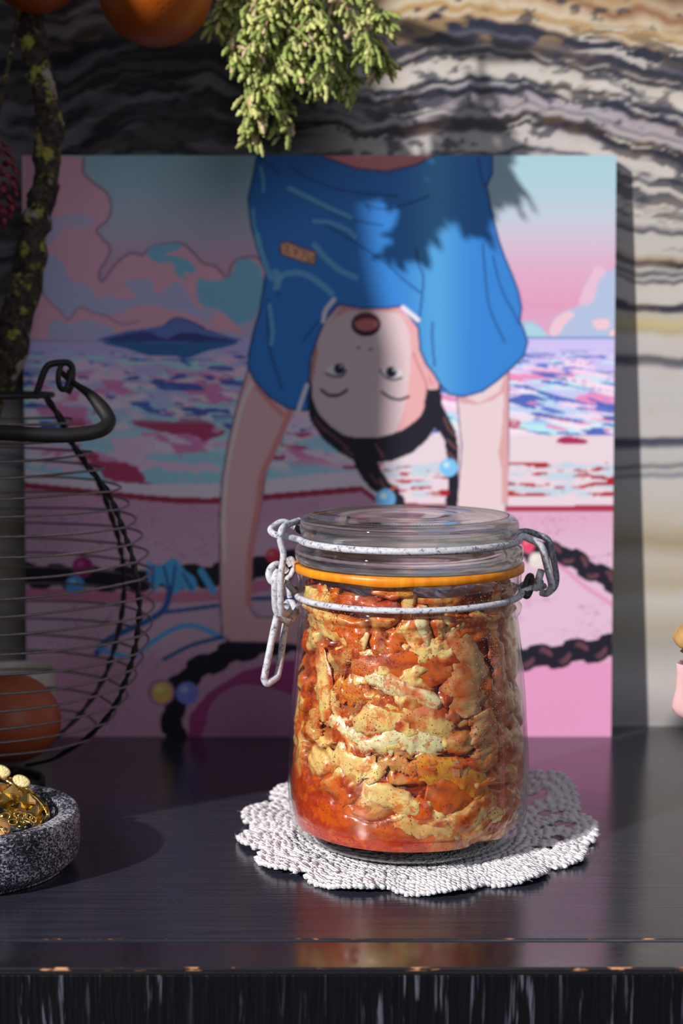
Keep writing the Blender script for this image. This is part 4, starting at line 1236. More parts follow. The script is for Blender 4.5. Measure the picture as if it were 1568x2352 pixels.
named = [
    ([(829, 1548), (870, 1562), (915, 1582), (965, 1602), (1014, 1626)], 46, PALE, 0.18, .0042, 0.0, 0.1, 'long pale cabbage stem slanting down to the right across the middle of the jar'),
    ([(800, 1528), (880, 1536), (960, 1538), (1046, 1540)], 62, ORG, 0.8, .002, 0.0009, 0.3, 'orange-red cabbage leaf draped just above the long pale stem'),
    ([(972, 1392), (968, 1430), (974, 1462), (980, 1490)], 34, PALE, 0.05, .004, 0.0, 0.1, 'whitish upright stem stub below the neck wire, left of its twin'),
    ([(1003, 1400), (1008, 1432), (1020, 1470)], 30, CREAM, 0.1, .004, 0.0, 0.1, 'cream upright stem stub below the neck wire, right of its twin'),
    ([(700, 1422), (745, 1436), (790, 1456), (838, 1478)], 48, CREAM, 0.15, .003, 0.0, 0.3, 'pale leaf slanting below the neck ridge at the upper left'),
    ([(760, 1500), (800, 1505), (870, 1512)], 30, CREAM, 0.4, .003, 0.0006, 0.4, 'small cream leaf above the orange-red leaf'),
    ([(720, 1490), (728, 1540), (734, 1600), (738, 1660)], 54, CREAM, 0.55, .0032, 0.0003, 0.3, 'upright leaf streaked orange at the left side of the jar'),
    ([(806, 1672), (860, 1652), (930, 1650), (1000, 1664), (1042, 1690)], 70, CREAM, 0.30, .004, 0.0, 0.3, 'broad cream cabbage leaf bulging across the centre of the jar'),
    ([(820, 1724), (880, 1706), (950, 1700), (1030, 1716)], 54, PALE, 0.45, .003, 0.0006, 0.7, 'crinkled pale leaf under the broad cream one'),
    ([(740, 1738), (790, 1752), (840, 1770), (858, 1800)], 56, CREAM, 0.30, .003, 0.0002, 0.8, 'ruffled cream leaf at the lower left of the jar'),
    ([(706, 1630), (712, 1666), (718, 1700)], 36, TAN, 0.3, .003, 0.0, 0.9, 'small curled tan leaf hugging the glass at the far left'),
    ([(826, 1820), (880, 1832), (920, 1850), (968, 1872)], 52, CREAM, 0.12, .0042, 0.0, 0.2, 'yellow-cream stem low in the jar above the crumpled leaf'),
    ([(940, 1784), (990, 1770), (1060, 1782), (1110, 1820), (1112, 1856)], 62, OCH, 0.5, .003, 0.0005, 0.3, 'amber leaf arching over the red pocket at the lower right'),
    ([(980, 1822), (1030, 1830), (1070, 1850), (1060, 1880)], 80, ORG, 0.95, .003, 0.0010, 0.2, 'bright orange-red leaf pocket at the lower right'),
    ([(1040, 1776), (1062, 1770), (1088, 1780)], 46, kc(176, 120, 80), 0.0, .0044, 0.0, 0.0, 'smooth brown onion slice behind the amber leaf'),
    ([(892, 1926), (940, 1912), (1000, 1910), (1062, 1932)], 50, kc(206, 160, 96), 0.3, .0035, 0.0, 1.0, 'crumpled tan leaf lying along the bottom of the jar'),
    ([(884, 1888), (930, 1884), (985, 1872), (1040, 1890)], 26, CREAM, 0.4, .003, 0.0002, 1.0, 'thin ruffled strip just above the crumpled bottom leaf'),
    ([(1052, 1440), (1074, 1500), (1084, 1580), (1088, 1650)], 100, kc(206, 158, 104), 0.35, .0034, 0.0004, 0.3, 'tall tan leaf standing along the right side of the jar'),
    ([(1110, 1640), (1124, 1700), (1128, 1760)], 90, kc(200, 152, 100), 0.3, .0034, 0.0006, 0.5, 'tan leaf below the tall one on the right side'),
    ([(1140, 1450), (1156, 1520), (1166, 1600)], 50, kc(190, 120, 70), 0.7, .003, 0.0004, 0.6, 'brown-orange strip at the right edge of the jar'),
    ([(1120, 1890), (1150, 1874), (1172, 1850)], 34, CREAM, 0.3, .003, 0.0002, 0.2, 'cream strip curving up at the lower right edge'),
    ([(682, 1790), (700, 1840), (730, 1870)], 42, ORG, 0.7, .003, 0.0006, 0.5, 'orange strip sinking into the red brine at the lower left'),
    ([(770, 1850), (800, 1880), (822, 1912)], 40, kc(196, 104, 66), 0.5, .002, 0.0010, 0.4, 'reddish sliver half sunk in the brine'),
    ([(850, 1610), (890, 1626), (940, 1640)], 34, OCH, 0.6, .002, 0.0008, 0.4, 'amber sliver tucked below the long pale stem'),
    ([(870, 1754), (920, 1764), (960, 1780)], 34, TAN, 0.5, .0028, 0.0001, 1.0, 'small torn tan leaf at the middle of the lower half'),
    ([(850, 1362), (900, 1366), (950, 1364)], 20, OCH, 0.6, .0026, 0.0, 0.6, 'ochre scrap pressed to the neck just above the neck wire'),
    ([(930, 1440), (910, 1470), (890, 1500)], 40, ORG, 0.6, .002, 0.0014, 0.7, 'orange curled leaf left of the whitish stubs'),
    ([(1040, 1500), (1010, 1480), (960, 1520)], 34, CREAM, 0.3, .0026, 0.0004, 0.8, 'cream curl right above the orange-red leaf'),
]
for i, (p, w, c, am, th, gap, ruf, lab) in enumerate(named):
    tag(cabbage(p, w * 1.22, c, am + (0.10 if c is PALE or c is CREAM else 0.0), 300 + 11 * i, th, gap * 0.6, ruf), lab, 'cabbage piece', 'cabbage pieces of the kimchi')
rk = random.Random(5)
for i in range(38):
    side = i % 37 < 25
    a0 = rk.uniform(-1.35, 1.35) if side else rk.uniform(1.5, 4.7)
    z0 = rk.uniform(ZK0 + 0.006, ZK1 - 0.004)
    th0 = rk.uniform(0, pi); ln = rk.uniform(0.014, 0.030)
    q = [(a0 + s * ln * math.cos(th0) / 0.05 + rk.uniform(-.04, .04), min(max(z0 + s * ln * math.sin(th0) + rk.uniform(-.0015, .0015), ZK0 + 0.002), ZK1 + 0.002)) for s in (-0.5, -0.15, 0.2, 0.5)]
    base = rk.choice([CREAM, CREAM, CREAM, OCH, ORG, kc(214, 156, 96), PALE])
    o = cabbage(q, rk.uniform(26, 62), base, rk.uniform(0.25, 0.85), 700 + i, rk.uniform(.0018, .0034), rk.uniform(0.0009, 0.0022), rk.uniform(.3, 1.0), ang=True)
    tag(o, 'small mixed piece of chilli-stained cabbage wedged between the larger ones in the jar', 'cabbage piece', 'cabbage pieces of the kimchi')

# ------------------------------------------------------------------ stone bowl with gold jewellery
BR = onz(-60, 1862, 0.025)
bw = BR.y * CT - (0.025 - CAM_H) * ST
BRAD = 240 * bw / F_PX
BX, BY = BR.x, BR.y
bz = 0.025
bowl_prof = [(0.0001, 0.0), (BRAD * 0.78, 0.0), (BRAD * 0.86, 0.0012), (BRAD * 0.955, 0.0042), (BRAD * 0.985, 0.0065), (BRAD * 0.995, 0.0105), (BRAD, 0.018), (BRAD * 0.995, 0.0225), (BRAD * 0.975, 0.0246), (BRAD * 0.945, bz), (BRAD * 0.83, 0.0246), (BRAD * 0.805, 0.0232), (BRAD * 0.79, 0.018), (BRAD * 0.77, 0.011), (BRAD * 0.6, 0.0075), (0.0001, 0.0070)]
v, f = lathe([tuple(p) for p in smooth_prof(bowl_prof, 4)], 128, BX, BY)
v[:, 2] = np.maximum(v[:, 2], 0.0)
bmat = NT('speckled_grey_stone')
bv = bmat.coord((1, 1, 1.4), rot=(0, 0.5, 0.3))
bn = bmat.noise(bv, 860, 4, 0.65, 0.8)
bn2 = bmat.noise(bmat.coord(), 60, 4, 0.6)
bs_ = bmat.math('ADD', bn, bmat.math('MULTIPLY', bmat.math('SUBTRACT', bn2, 0.5), 0.35))
bmat.set(Base_Color=bmat.ramp(bs_, [(0.42, L(16, 17, 28)), (0.51, L(64, 66, 84)), (0.60, L(206, 204, 216))]), Roughness=0.75, Normal=bmat.bump(bn, 0.5, 0.0006))
bowl = link('stone_bowl', mesh_np('stone_bowl', v, f), bmat.m)
tag(bowl, 'speckled grey stone bowl heaped with gold jewellery at the lower left', 'bowl')

gold = NT('polished_gold')
gold.set(Base_Color=(0.83, 0.60, 0.20, 1), Metallic=1.0, Roughness=0.16)
M_GOLD = gold.m
brushed = NT('grained_pale_gold')
brushed.set(Base_Color=(0.50, 0.41, 0.19, 1), Metallic=0.6, Roughness=0.42, Normal=brushed.bump(brushed.noise(brushed.coord(), 1600, 3), 0.7, 0.0004))
M_BG = brushed.m
copper = NT('copper_metal')
copper.set(Base_Color=(0.78, 0.40, 0.20, 1), Metallic=0.9, Roughness=0.3)
M_CU = copper.m

def G3(px, py, z): return onz(px, py, z)
def oriented(me_v, at, nrm, spin=0.0, scale=1.0):
    q = Vector((0, 0, 1)).rotation_difference(Vector(nrm).normalized())
    R = np.array((q.to_matrix() @ Matrix.Rotation(spin, 3, 'Z')))
    return me_v @ R.T * scale + np.array(at)
def pyramid(s, h):
    bm = bmesh.new()
    b = [bm.verts.new((x * s, y * s, 0)) for x, y in ((-1, -1), (1, -1), (1, 1), (-1, 1))]
    lo = [bm.verts.new((x * s, y * s, -h * .25)) for x, y in ((-1, -1), (1, -1), (1, 1), (-1, 1))]
    t = bm.verts.new((0, 0, h))
    for i in range(4):
        j = (i + 1) % 4
        bm.faces.new((b[i], b[j], t)); bm.faces.new((lo[i], lo[j], b[j], b[i]))
    bm.faces.new(lo[::-1])
    bmesh.ops.bevel(bm, geom=bm.edges[:], offset=s * 0.10, segments=2, affect='EDGES')
    me = bpy.data.meshes.new('pyramid_stud'); bm.to_mesh(me); bm.free()
    return me
studm = pyramid(0.0030, 0.0030)
studm.materials.append(M_GOLD)
view = (Vector((0, 0, CAM_H)) - G3(30, 1850, 0.03)).normalized()
br_t = thing('studded_bracelet', G3(40, 1880, 0.0085), 'gold bracelet of pyramid studs heaped in the stone bowl', 'bracelet')
studs = [(27, 1823, .030, 0.1, (-.1, 0, 0)), (12, 1841, .027, 0.5, (-.3, -.1, 0)), (62, 1843, .027, 0.35, (.2, 0, 0)), (42, 1861, .0245, 0.0, (0, -.3, .3)), (80, 1871, .0225, 0.25, (.35, -.2, 0)), (93, 1857, .0235, 0.3, (.7, .2, .2)), (46, 1834, .0265, .6, (.5, .1, .3)),
         (-14, 1826, .029, .2, (-.2, 0, .2)), (-30, 1850, .0255, .5, (-.1, -.2, .2)), (0, 1812, .0305, .8, (0, .1, .4)), (58, 1818, .0275, .4, (.6, .2, .5)), (26, 1872, .0215, .7, (-.2, -.4, .2))]
for k, (x, y, z, sp, tl) in enumerate(studs):
    o = bpy.data.objects.new('pyramid_stud', studm); COL.objects.link(o)
    o.parent = br_t
    nn = (view + Vector(tl)).normalized()
    q = Vector((0, 0, 1)).rotation_difference(nn)
    o.rotation_mode = 'QUATERNION'; o.rotation_quaternion = q @ Quaternion((0, 0, 1), sp + 0.6)
    o.location = G3(x, y, z) - br_t.location
for a_, b_ in (((18, 1835), (52, 1848)), ((30, 1850), (70, 1862)), ((-10, 1835), (30, 1835)), ((60, 1850), (90, 1862))):
    p = [G3(a_[0], a_[1], .0245), G3((a_[0] + b_[0]) / 2, (a_[1] + b_[1]) / 2 + 2, .0235), G3(b_[0], b_[1], .0225)]
    link('link', tube_mesh('link', smooth_prof([tuple(q) for q in p], 6), 0.0008, 8), M_GOLD, br_t)

def disc_me(name, rx, ry, th):
    pr = [(0.0001, th * .5), (0.75, th * .5), (0.93, th * .42), (1.0, th * .15), (1.0, -th * .15), (0.93, -th * .42), (0.75, -th * .5), (0.0001, -th * .5)]
    v, f = lathe(pr, 48)
    v = v * np.array([rx, ry, 1])
    return mesh_np(name, v, f)
nk = thing('disc_necklace', G3(20, 1800, .028), 'gold chain with flat grained oval discs on top of the heap', 'necklace')
dm = disc_me('oval_disc', 0.0042, 0.0026, 0.0007); dm.materials.append(M_BG)
for x, y, z, rot in ((4, 1771, .036, -0.42), (49, 1794, .0335, -0.42)):
    o = bpy.data.objects.new('oval_disc', dm); COL.objects.link(o); o.parent = nk
    q = Vector((0, 0, 1)).rotation_difference((view + Vector((-.25, .1, .1))).normalized())
    o.rotation_mode = 'QUATERNION'; o.rotation_quaternion = q @ Quaternion((0, 0, 1), rot + 0.0)
    o.location = G3(x, y, z) - nk.location
for pts in ([(2, 1786, .033), (14, 1792, .033), (26, 1799, .032), (34, 1803, .0315)], [(45, 1806, .031), (60, 1812, .030), (72, 1818, .0285), (80, 1825, .0275)], [(70, 1824, .0275), (84, 1834, .0265), (96, 1846, .0255), (104, 1856, .0245)],
            [(0, 1806, .031), (8, 1815, .030), (14, 1822, .029)], [(16, 1788, .033), (28, 1790, .032), (33, 1797, .0315)]):
    link('bar_link', tube_mesh('bar_link', smooth_prof([tuple(G3(*p)) for p in pts], 5), 0.00095, 10), M_GOLD, nk)
link('bar_link', tube_mesh('bar_link', smooth_prof([tuple(G3(*p)) for p in [(104, 1850, .0245), (108, 1862, .0235), (110, 1874, .022), (107, 1884, .018)]], 5), 0.0009, 10), M_GOLD, nk)
def ringpts(px, py, z, rx, ry, n=22, nrm=None, rot=0.0):
    c = G3(px, py, z)
    q = Vector((0, 0, 1)).rotation_difference((nrm or view).normalized())
    return [tuple(c + q @ (Quaternion((0, 0, 1), rot) @ Vector((rx * math.cos(t), ry * math.sin(t), 0)))) for t in np.linspace(0, 2 * pi, n, endpoint=False)]
ch = thing('link_chain', G3(60, 1895, .0085), 'fine gold link chain at the front of the stone bowl', 'chain')
for px, py, z, rx, ry, rot in ((44, 1872, .0265, .0021, .0013, 0), (52, 1874, .0262, .0019, .0012, .3), (67, 1876, .0258, .0016, .0011, -.4), (76, 1882, .0252, .0016, .0010, -.7), (11, 1876, .0262, .0022, .0016, .5), (60, 1884, .0252, .0016, .0008, -.3), (30, 1888, .024, .0018, .0012, .2)):
    link('link', tube_mesh('link', ringpts(px, py, z, rx, ry, rot=rot), 0.00033, 8, closed=True), M_GOLD, ch)
link('clasp', tube_mesh('clasp', smooth_prof([tuple(G3(*p)) for p in [(38, 1879, .026), (55, 1884, .0258), (72, 1890, .0252)]], 6), 0.0005, 8), M_GOLD, ch)
v, f = ICO2
link('charm', mesh_np('charm', v * 0.0011 + np.array(G3(57, 1889, .0245)), f), M_GOLD, ch)
cdm = disc_me('copper_disc', 0.0058, 0.0042, 0.001)
o = link('copper_disc', cdm, M_CU)
o.location = G3(-4, 1898, .0205)
q = Vector((0, 0, 1)).rotation_difference((view + Vector((-.3, -.2, .6))).normalized())
o.rotation_mode = 'QUATERNION'; o.rotation_quaternion = q @ Quaternion((0, 0, 1), -.5)
tag(o, 'copper-coloured disc at the front left of the stone bowl', 'disc')
bg = thing('gold_bangle', G3(-40, 1870, .0085), 'smooth gold bangle under the studs in the stone bowl', 'bangle')
link('hoop', tube_mesh('hoop', [(BX + 0.0285 * math.cos(t), BY + 0.0285 * math.sin(t), 0.0185 + 0.002 * math.sin(t + .8)) for t in np.linspace(0, 2 * pi, 60, endpoint=False)], 0.0012, 10, closed=True), M_GOLD, bg)
link('hoop', tube_mesh('hoop', [(BX + 0.026 * math.cos(t), BY + 0.026 * math.sin(t), 0.0150 + 0.002 * math.sin(t + 2)) for t in np.linspace(0, 2 * pi, 60, endpoint=False)], 0.0016, 10, closed=True), M_GOLD, bg)
# more chain heaped low in the bowl, a tangle nobody could count
tg = []
rt = random.Random(3)
for i in range(90):
    a_ = rt.uniform(0, 2 * pi); r_ = rt.uniform(0, .026) ; z_ = 0.0095 + rt.uniform(0, 0.016 * (1 - (r_ / .03) ** 2))
    q = Vector((rt.uniform(-1, 1), rt.uniform(-1, 1), rt.uniform(-.2, 1))).normalized()
    qq = Vector((0, 0, 1)).rotation_difference(q)
    pts = [tuple(Vector((BX + r_ * math.cos(a_), BY + r_ * math.sin(a_), z_)) + qq @ Vector((.0026 * math.cos(t), .0018 * math.sin(t), 0))) for t in np.linspace(0, 2 * pi, 14, endpoint=False)]
    v, f, _, _ = tube_data(pts, 0.0006, 6, True)
    tg.append((v, f))
v, f = join_data(tg)
tag(link('chain_tangle', mesh_np('chain_tangle', v, f), M_GOLD), 'tangle of gold chain filling the stone bowl below the bracelet', 'chain', kind='stuff')

# ------------------------------------------------------------------ wire egg basket
KX, KY = -0.178, 0.765
wk = lambda z: KY * CT - (z - CAM_H) * ST
kpx = 784 + F_PX * KX / wk(0.1)
OUT = [(905, 118), (945, 150), (985, 176), (1012, 186), (1050, 216), (1080, 238), (1110, 268), (1150, 290), (1200, 310), (1260, 333), (1320, 347), (1380, 352), (1430, 348), (1480, 338), (1530, 322), (1590, 298), (1640, 262), (1690, 208), (1735, 130), (1752, 70)]
bp = []
for y, x in OUT:
    p = ond(x, y, KY); bp.append((p.x - KX, max(p.z, 0.002)))
bp = np.array(bp)
def basket_r(z):
    o = np.argsort(bp[:, 1]); return float(np.interp(z, bp[o, 1], bp[o, 0]))
bk = thing('wire_egg_basket', (KX, KY, 0), 'round dark wire egg basket with looped rim and folded bail handle', 'basket')
M_BW = simple('dark_basket_wire', L(128, 116, 120), 0.40, 0.35, 0.25, 500, 0.3)
M_BR = simple('black_coated_wire', L(30, 27, 30), 0.5, 0.1, 0.3, 500, 0.3)
zt, zb = bp[0, 1], bp[-1, 1]
rib_a = [-0.30, 0.76, 2.0, 3.05, 4.15]
def ring_level(y):
    z = ond(0, y, KY - 0.05).z
    for _ in range(12):
        r = basket_r(z); dx = -0.157 - KX
        z = ond(0, y, KY - math.sqrt(max(r * r - dx * dx, 1e-6))).z
    return max(z, 0.004)
levels = [ring_level(y) for y in (975, 1017, 1058, 1097, 1148, 1191, 1236, 1281, 1329, 1375, 1418, 1462, 1507, 1551, 1592, 1631, 1673, 1706, 1735)]
for k, z in enumerate(levels):
    z = max(z, 0.004)
    r = basket_r(z)
    pts = []
    for t in np.linspace(0, 2 * pi, 150, endpoint=False):
        # the wire hitches outwards in a little loop where it wraps each rib
        e = 0
        for ra in rib_a:
            d = (t - ra + pi) % (2 * pi) - pi
            e += 0.0016 * math.exp(-(d / 0.10) ** 2)
        pts.append((KX + (r + e) * math.cos(t), KY + (r + e) * math.sin(t), z + 0.0006 * math.sin(3 * t + k)))
    link('hoop_wire', tube_mesh('hoop_wire', pts, 0.00062, 7, closed=True), M_BW, bk)
for ra in rib_a:
    zs_ = np.linspace(zt - 0.0, max(zb, 0.003), 46)
    P1, P2 = [], []
    for i, z in enumerate(zs_):
        r = basket_r(z)
        for P, ph in ((P1, 0), (P2, pi)):
            w_ = 0.0009
            aa = ra + w_ * math.cos(i * 1.5 + ph) / max(r, 0.02)
            P.append((KX + (r + w_ * math.sin(i * 1.5 + ph)) * math.cos(aa), KY + (r + w_ * math.sin(i * 1.5 + ph)) * math.sin(aa), z))
    v1, f1, _, _ = tube_data(smooth_prof(P1, 3), 0.00085, 7); v2, f2, _, _ = tube_data(smooth_prof(P2, 3), 0.00085, 7)
    v, f = join_data([(v1, f1), (v2, f2)])
    link('twisted_rib', mesh_np('twisted_rib', v, f), M_BR, bk)
rr = basket_r(zt)
link('rim_wire', tube_mesh('rim_wire', [(KX + rr * math.cos(t), KY + rr * math.sin(t), zt - 0.0005) for t in np.linspace(0, 2 * pi, 90, endpoint=False)], 0.0014, 10, closed=True), M_BR, bk)
link('base_ring', tube_mesh('base_ring', [(KX + 0.024 * math.cos(t), KY + 0.024 * math.sin(t), 0.0016) for t in np.linspace(0, 2 * pi, 70, endpoint=False)], 0.0015, 10, closed=True), M_BR, bk)
for ra in (0.0, 1.05, 2.1):
    link('base_spoke', tube_mesh('base_spoke', [(KX + s * basket_r(0.004) * math.cos(ra), KY + s * basket_r(0.004) * math.sin(ra), 0.0036) for s in np.linspace(-1, 1, 12)], 0.0009, 8), M_BR, bk)
B3 = lambda x, y, dy=0.0: tuple(ond(x, y, KY + dy))
link('rim_lug', tube_mesh('rim_lug', smooth_prof([B3(80, 915, -.016), B3(92, 880, -.016), B3(104, 848, -.015), B3(118, 836, -.014), B3(150, 833, -.010), B3(162, 838, -.009), B3(166, 852, -.009), B3(163, 885, -.010), B3(155, 903, -.011)], 6), 0.0017, 10), M_BR, bk)
link('rim_lug', tube_mesh('rim_lug', smooth_prof([B3(140, 840, -.020), B3(134, 860, -.022), B3(136, 885, -.022), B3(146, 895, -.02), B3(158, 880, -.018), B3(160, 850, -.017)], 6), 0.0014, 10), M_BR, bk)
hp_ = [B3(140, 855, -.012), B3(170, 880, -.018), B3(205, 905, -.024), B3(232, 935, -.03), B3(248, 960, -.035), B3(246, 976, -.038), B3(225, 990, -.042), B3(180, 998, -.046), B3(120, 1000, -.050), B3(40, 996, -.054), B3(-60, 990, -.054), B3(-200, 970, -.045), B3(-300, 900, -.02)]
hr_ = smooth_prof(hp_, 8)
link('bail_handle', tube_mesh('bail_handle', hr_, [0.0015 + 0.0021 * float(sstep(8, 26, i)) for i in range(len(hr_))], 12), M_BR, bk)

egg_mat = simple('brown_eggshell', L(168, 84, 50), 0.45, 0, 0.10, 90, 0.12, 0.0004)
def egg(px, py, D, rx, rz, mat, label, nm='egg'):
    c = ond(px, py, D)
    v, f = ICO3[0].copy(), ICO3[1]
    v = v * np.array([rx, rx, rz]); v[:, 0] *= 1 - 0.10 * v[:, 2] / rz; v[:, 1] *= 1 - 0.10 * v[:, 2] / rz
    me = mesh_np(nm, v, f)
    o = link(nm, me, mat); o.location = c
    md = o.modifiers.new('smooth', 'SUBSURF'); md.levels = 1; md.render_levels = 1
    return tag(o, label, 'egg')
eg = egg(28, 1648, 0.752, 0.0248, 0.0225, egg_mat, 'brown egg lying at the bottom of the wire basket')
eg.location.z = max(eg.location.z, 0.0270)
# low cream dish behind the egg
dd = ond(35, 1560, 0.842)
dp = [(0.0001, 0.0), (0.016, 0.0), (0.019, 0.003), (0.0215, dd.z * 0.5), (0.0225, dd.z + 0.004), (0.0218, dd.z + 0.005), (0.0205, dd.z + 0.004), (0.019, dd.z * 0.5), (0.0001, 0.004)]
v, f = lathe([tuple(p) for p in smooth_prof(dp, 4)], 64, dd.x, 0.842)
v[:, 2] = np.maximum(v[:, 2], 0)
tag(link('cream_dish', mesh_np('cream_dish', v, f), simple('cream_glaze', L(226, 218, 204), 0.3, var=0.05)), 'cream ceramic dish behind the brown egg and the basket', 'dish')

# ------------------------------------------------------------------ pink goblet with a dried pod
gx = 1622; gd = 0.650
def gp(lst): 
    out = []
    for y, hw in lst:
        p = ond(gx, y, gd); out.append((hw * (gd * CT - (p.z - CAM_H) * ST) / F_PX, max(p.z, 0)))
    return out
gc = ond(gx, 1600, gd)
go = gp([(1528, 64), (1523, 66), (1526, 68), (1545, 67.5), (1580, 68.5), (1602, 73), (1622, 77), (1636, 73), (1646, 60), (1654, 50), (1680, 34), (1720, 20), (1800, 15), (1880, 16), (1920, 22)])
zf = [(0.0082, 0.0014), (0.0084, 0.0003), (0.0001, 0.0003)]
gi = gp([(1630, 60), (1600, 66), (1560, 63), (1530, 61)])
gprof = [(0.0001, ond(gx, 1640, gd).z)] + gi + go + zf
v, f = lathe(gprof, 96, gc.x, gd)
# petal-like ribs on the bowl
A_ = np.arctan2(v[:, 1] - gd, v[:, 0] - gc.x); R_r = np.hypot(v[:, 0] - gc.x, v[:, 1] - gd)
kk = 1 + 0.035 * np.cos(8 * A_ + 0.4) * sstep(ond(gx, 1660, gd).z, ond(gx, 1600, gd).z, v[:, 2])
v[:, 0] = gc.x + (v[:, 0] - gc.x) * kk; v[:, 1] = gd + (v[:, 1] - gd) * kk
pm = NT('pale_pink_glaze')
pm.set(Base_Color=L(236, 190, 196), Roughness=0.18)
pm.p.inputs['Subsurface Weight'].default_value = 0.15
pm.p.inputs['Subsurface Radius'].default_value = (0.004, 0.0015, 0.0008)
tag(link('pink_goblet', mesh_np('pink_goblet', v, f), pm.m), 'small glossy pale pink goblet at the right edge', 'goblet')
pc = ond(1608, 1468, gd)
pod = thing('dried_pod', (pc.x, gd, ond(gx, 1640, gd).z + 0.001), 'tan dried seed pod on a dark stalk standing in the pink goblet', 'seed pod')
v = ICO3[0] * np.array([0.0115, 0.0115, 0.0085]); aa = np.arctan2(v[:, 1], v[:, 0])
v[:, :2] *= (1 + 0.05 * np.cos(9 * aa) * (1 - np.abs(v[:, 2:3].ravel()) / 0.0085))[:, None]
v[:, 2] = np.where(v[:, 2] < 0, v[:, 2] * 0.7, v[:, 2])
link('pod_head', mesh_np('pod_head', v + np.array(pc), ICO3[1]), simple('tan_husk', L(196, 152, 96), 0.6, var=0.3, nscale=160, bump=0.4), pod)
link('calyx', mesh_np('calyx', lathe([(0.0001, -0.0015), (0.006, -0.004), (0.0085, -0.0055), (0.004, -0.0085), (0.0001, -0.0095)], 32)[0] + np.array(pc), lathe([(0.0001, -0.0015), (0.006, -0.004), (0.0085, -0.0055), (0.004, -0.0085), (0.0001, -0.0095)], 32)[1]), simple('dark_calyx', L(62, 46, 42), 0.7, var=0.3), pod)
link('stalk', tube_mesh('stalk', [(pc.x, gd, pc.z - 0.008), (pc.x + .001, gd, pc.z - 0.014), (gc.x, gd, ond(gx, 1640, gd).z + 0.001)], 0.0012, 8), simple('dark_stalk', L(34, 46, 56), 0.6), pod)

# ------------------------------------------------------------------ lichen branch, hanging oranges, juniper
bm_ = NT('lichened_bark')
lv = bm_.coord()
n1 = bm_.noise(lv, 90, 5, 0.65)
n2 = bm_.noise(lv, 240, 4, 0.6)
c = bm_.ramp(n2, [(0.35, L(28, 22, 20)), (0.7, L(92, 78, 66))])
c = bm_.mix(bm_.ramp(n1, [(0.54, (0, 0, 0, 1)), (0.60, (1, 1, 1, 1))]), c, L(168, 160, 74))
c = bm_.mix(bm_.ramp(bm_.noise(lv, 60, 4), [(0.58, (0, 0, 0, 1)), (0.64, (1, 1, 1, 1))]), c, L(176, 164, 150))
bm_.set(Base_Color=c, Roughness=0.9, Normal=bm_.bump(n2, 1.0, 0.003))
brn = thing('lichen_branch', (ond(20, 900, .83).x, .83, 0), 'dark branch crusted with yellow lichen, rising behind the wire basket', 'branch')
def limb(pts, r0, r1, seed, name='limb'):
    P = smooth_prof(pts, 10); m = len(P)
    v, f, mm, k = tube_data(P, np.linspace(r0, r1, m), 20)
    c_ = np.repeat(P, k, 0); d_ = v - c_
    s_ = np.repeat(np.arange(m), k).astype(float); th = np.tile(np.arange(k), m).astype(float)
    kk = 1 + 0.9 * (fbm(s_ / 3.2, th / 3.0, seed, 3) - 0.45)
    v = c_ + d_ * kk[:, None]
    return link(name, mesh_np(name, v, f), bm_.m, brn)
Q = lambda x, y, D=.83: tuple(ond(x, y, D))
b0 = ond(-90, 1400, .845)
limb([(b0.x, .872, 0.009), Q(-100, 1400, .872), Q(-95, 1150, .868), Q(-50, 990, .855), Q(14, 840, .838), Q(58, 640), Q(82, 520), Q(100, 430), Q(112, 340), Q(106, 250), Q(90, 160), Q(70, 40), Q(50, -120), Q(60, -260)], 0.0085, 0.0060, 5)
limb([Q(60, -240), Q(180, -290), Q(350, -300, .82), Q(520, -310, .81), Q(680, -300, .80), Q(820, -290, .80)], 0.0060, 0.0035, 8)
limb([Q(112, 340), Q(126, 300), Q(128, 262), Q(118, 236)], 0.0035, 0.0022, 9, 'twig')

om = NT('orange_peel')
oc = om.coord()
dmp = om.n('ShaderNodeTexVoronoi'); dmp.inputs['Scale'].default_value = 700
om.l(oc, dmp.inputs['Vector'])
om.set(Base_Color=om.ramp(om.noise(oc, 30, 3), [(0.3, L(168, 76, 10)), (0.7, L(190, 92, 14))]), Roughness=0.4, Normal=om.bump(dmp.outputs['Distance'], 0.25, 0.0004))  # peel colour darkened to stand in for shade on the fruit
for x, y, r, D, lab in ((357, -24, 134, .80, 'orange hanging from the branch at the top, nearest the juniper'), (80, -75, 108, .82, 'orange hanging in shade at the top left corner')):
    c_ = ond(x, y, D); R = r * (D * CT - (c_.z - CAM_H) * ST) / F_PX
    ot = thing('orange', tuple(c_), lab, 'orange', 'oranges hanging from the branch')
    v = ICO3[0] * np.array([R, R, R * 0.97])
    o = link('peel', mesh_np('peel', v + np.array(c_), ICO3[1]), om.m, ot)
    md = o.modifiers.new('smooth', 'SUBSURF'); md.levels = 1; md.render_levels = 1
    tp = ond(x, -292, D)
    link('stalk', tube_mesh('stalk', smooth_prof([(c_.x, D, c_.z + R * .93), (c_.x + .002, D, (c_.z + R + tp.z) / 2), (c_.x, D, tp.z)], 5), 0.0011, 8), bm_.m, ot)

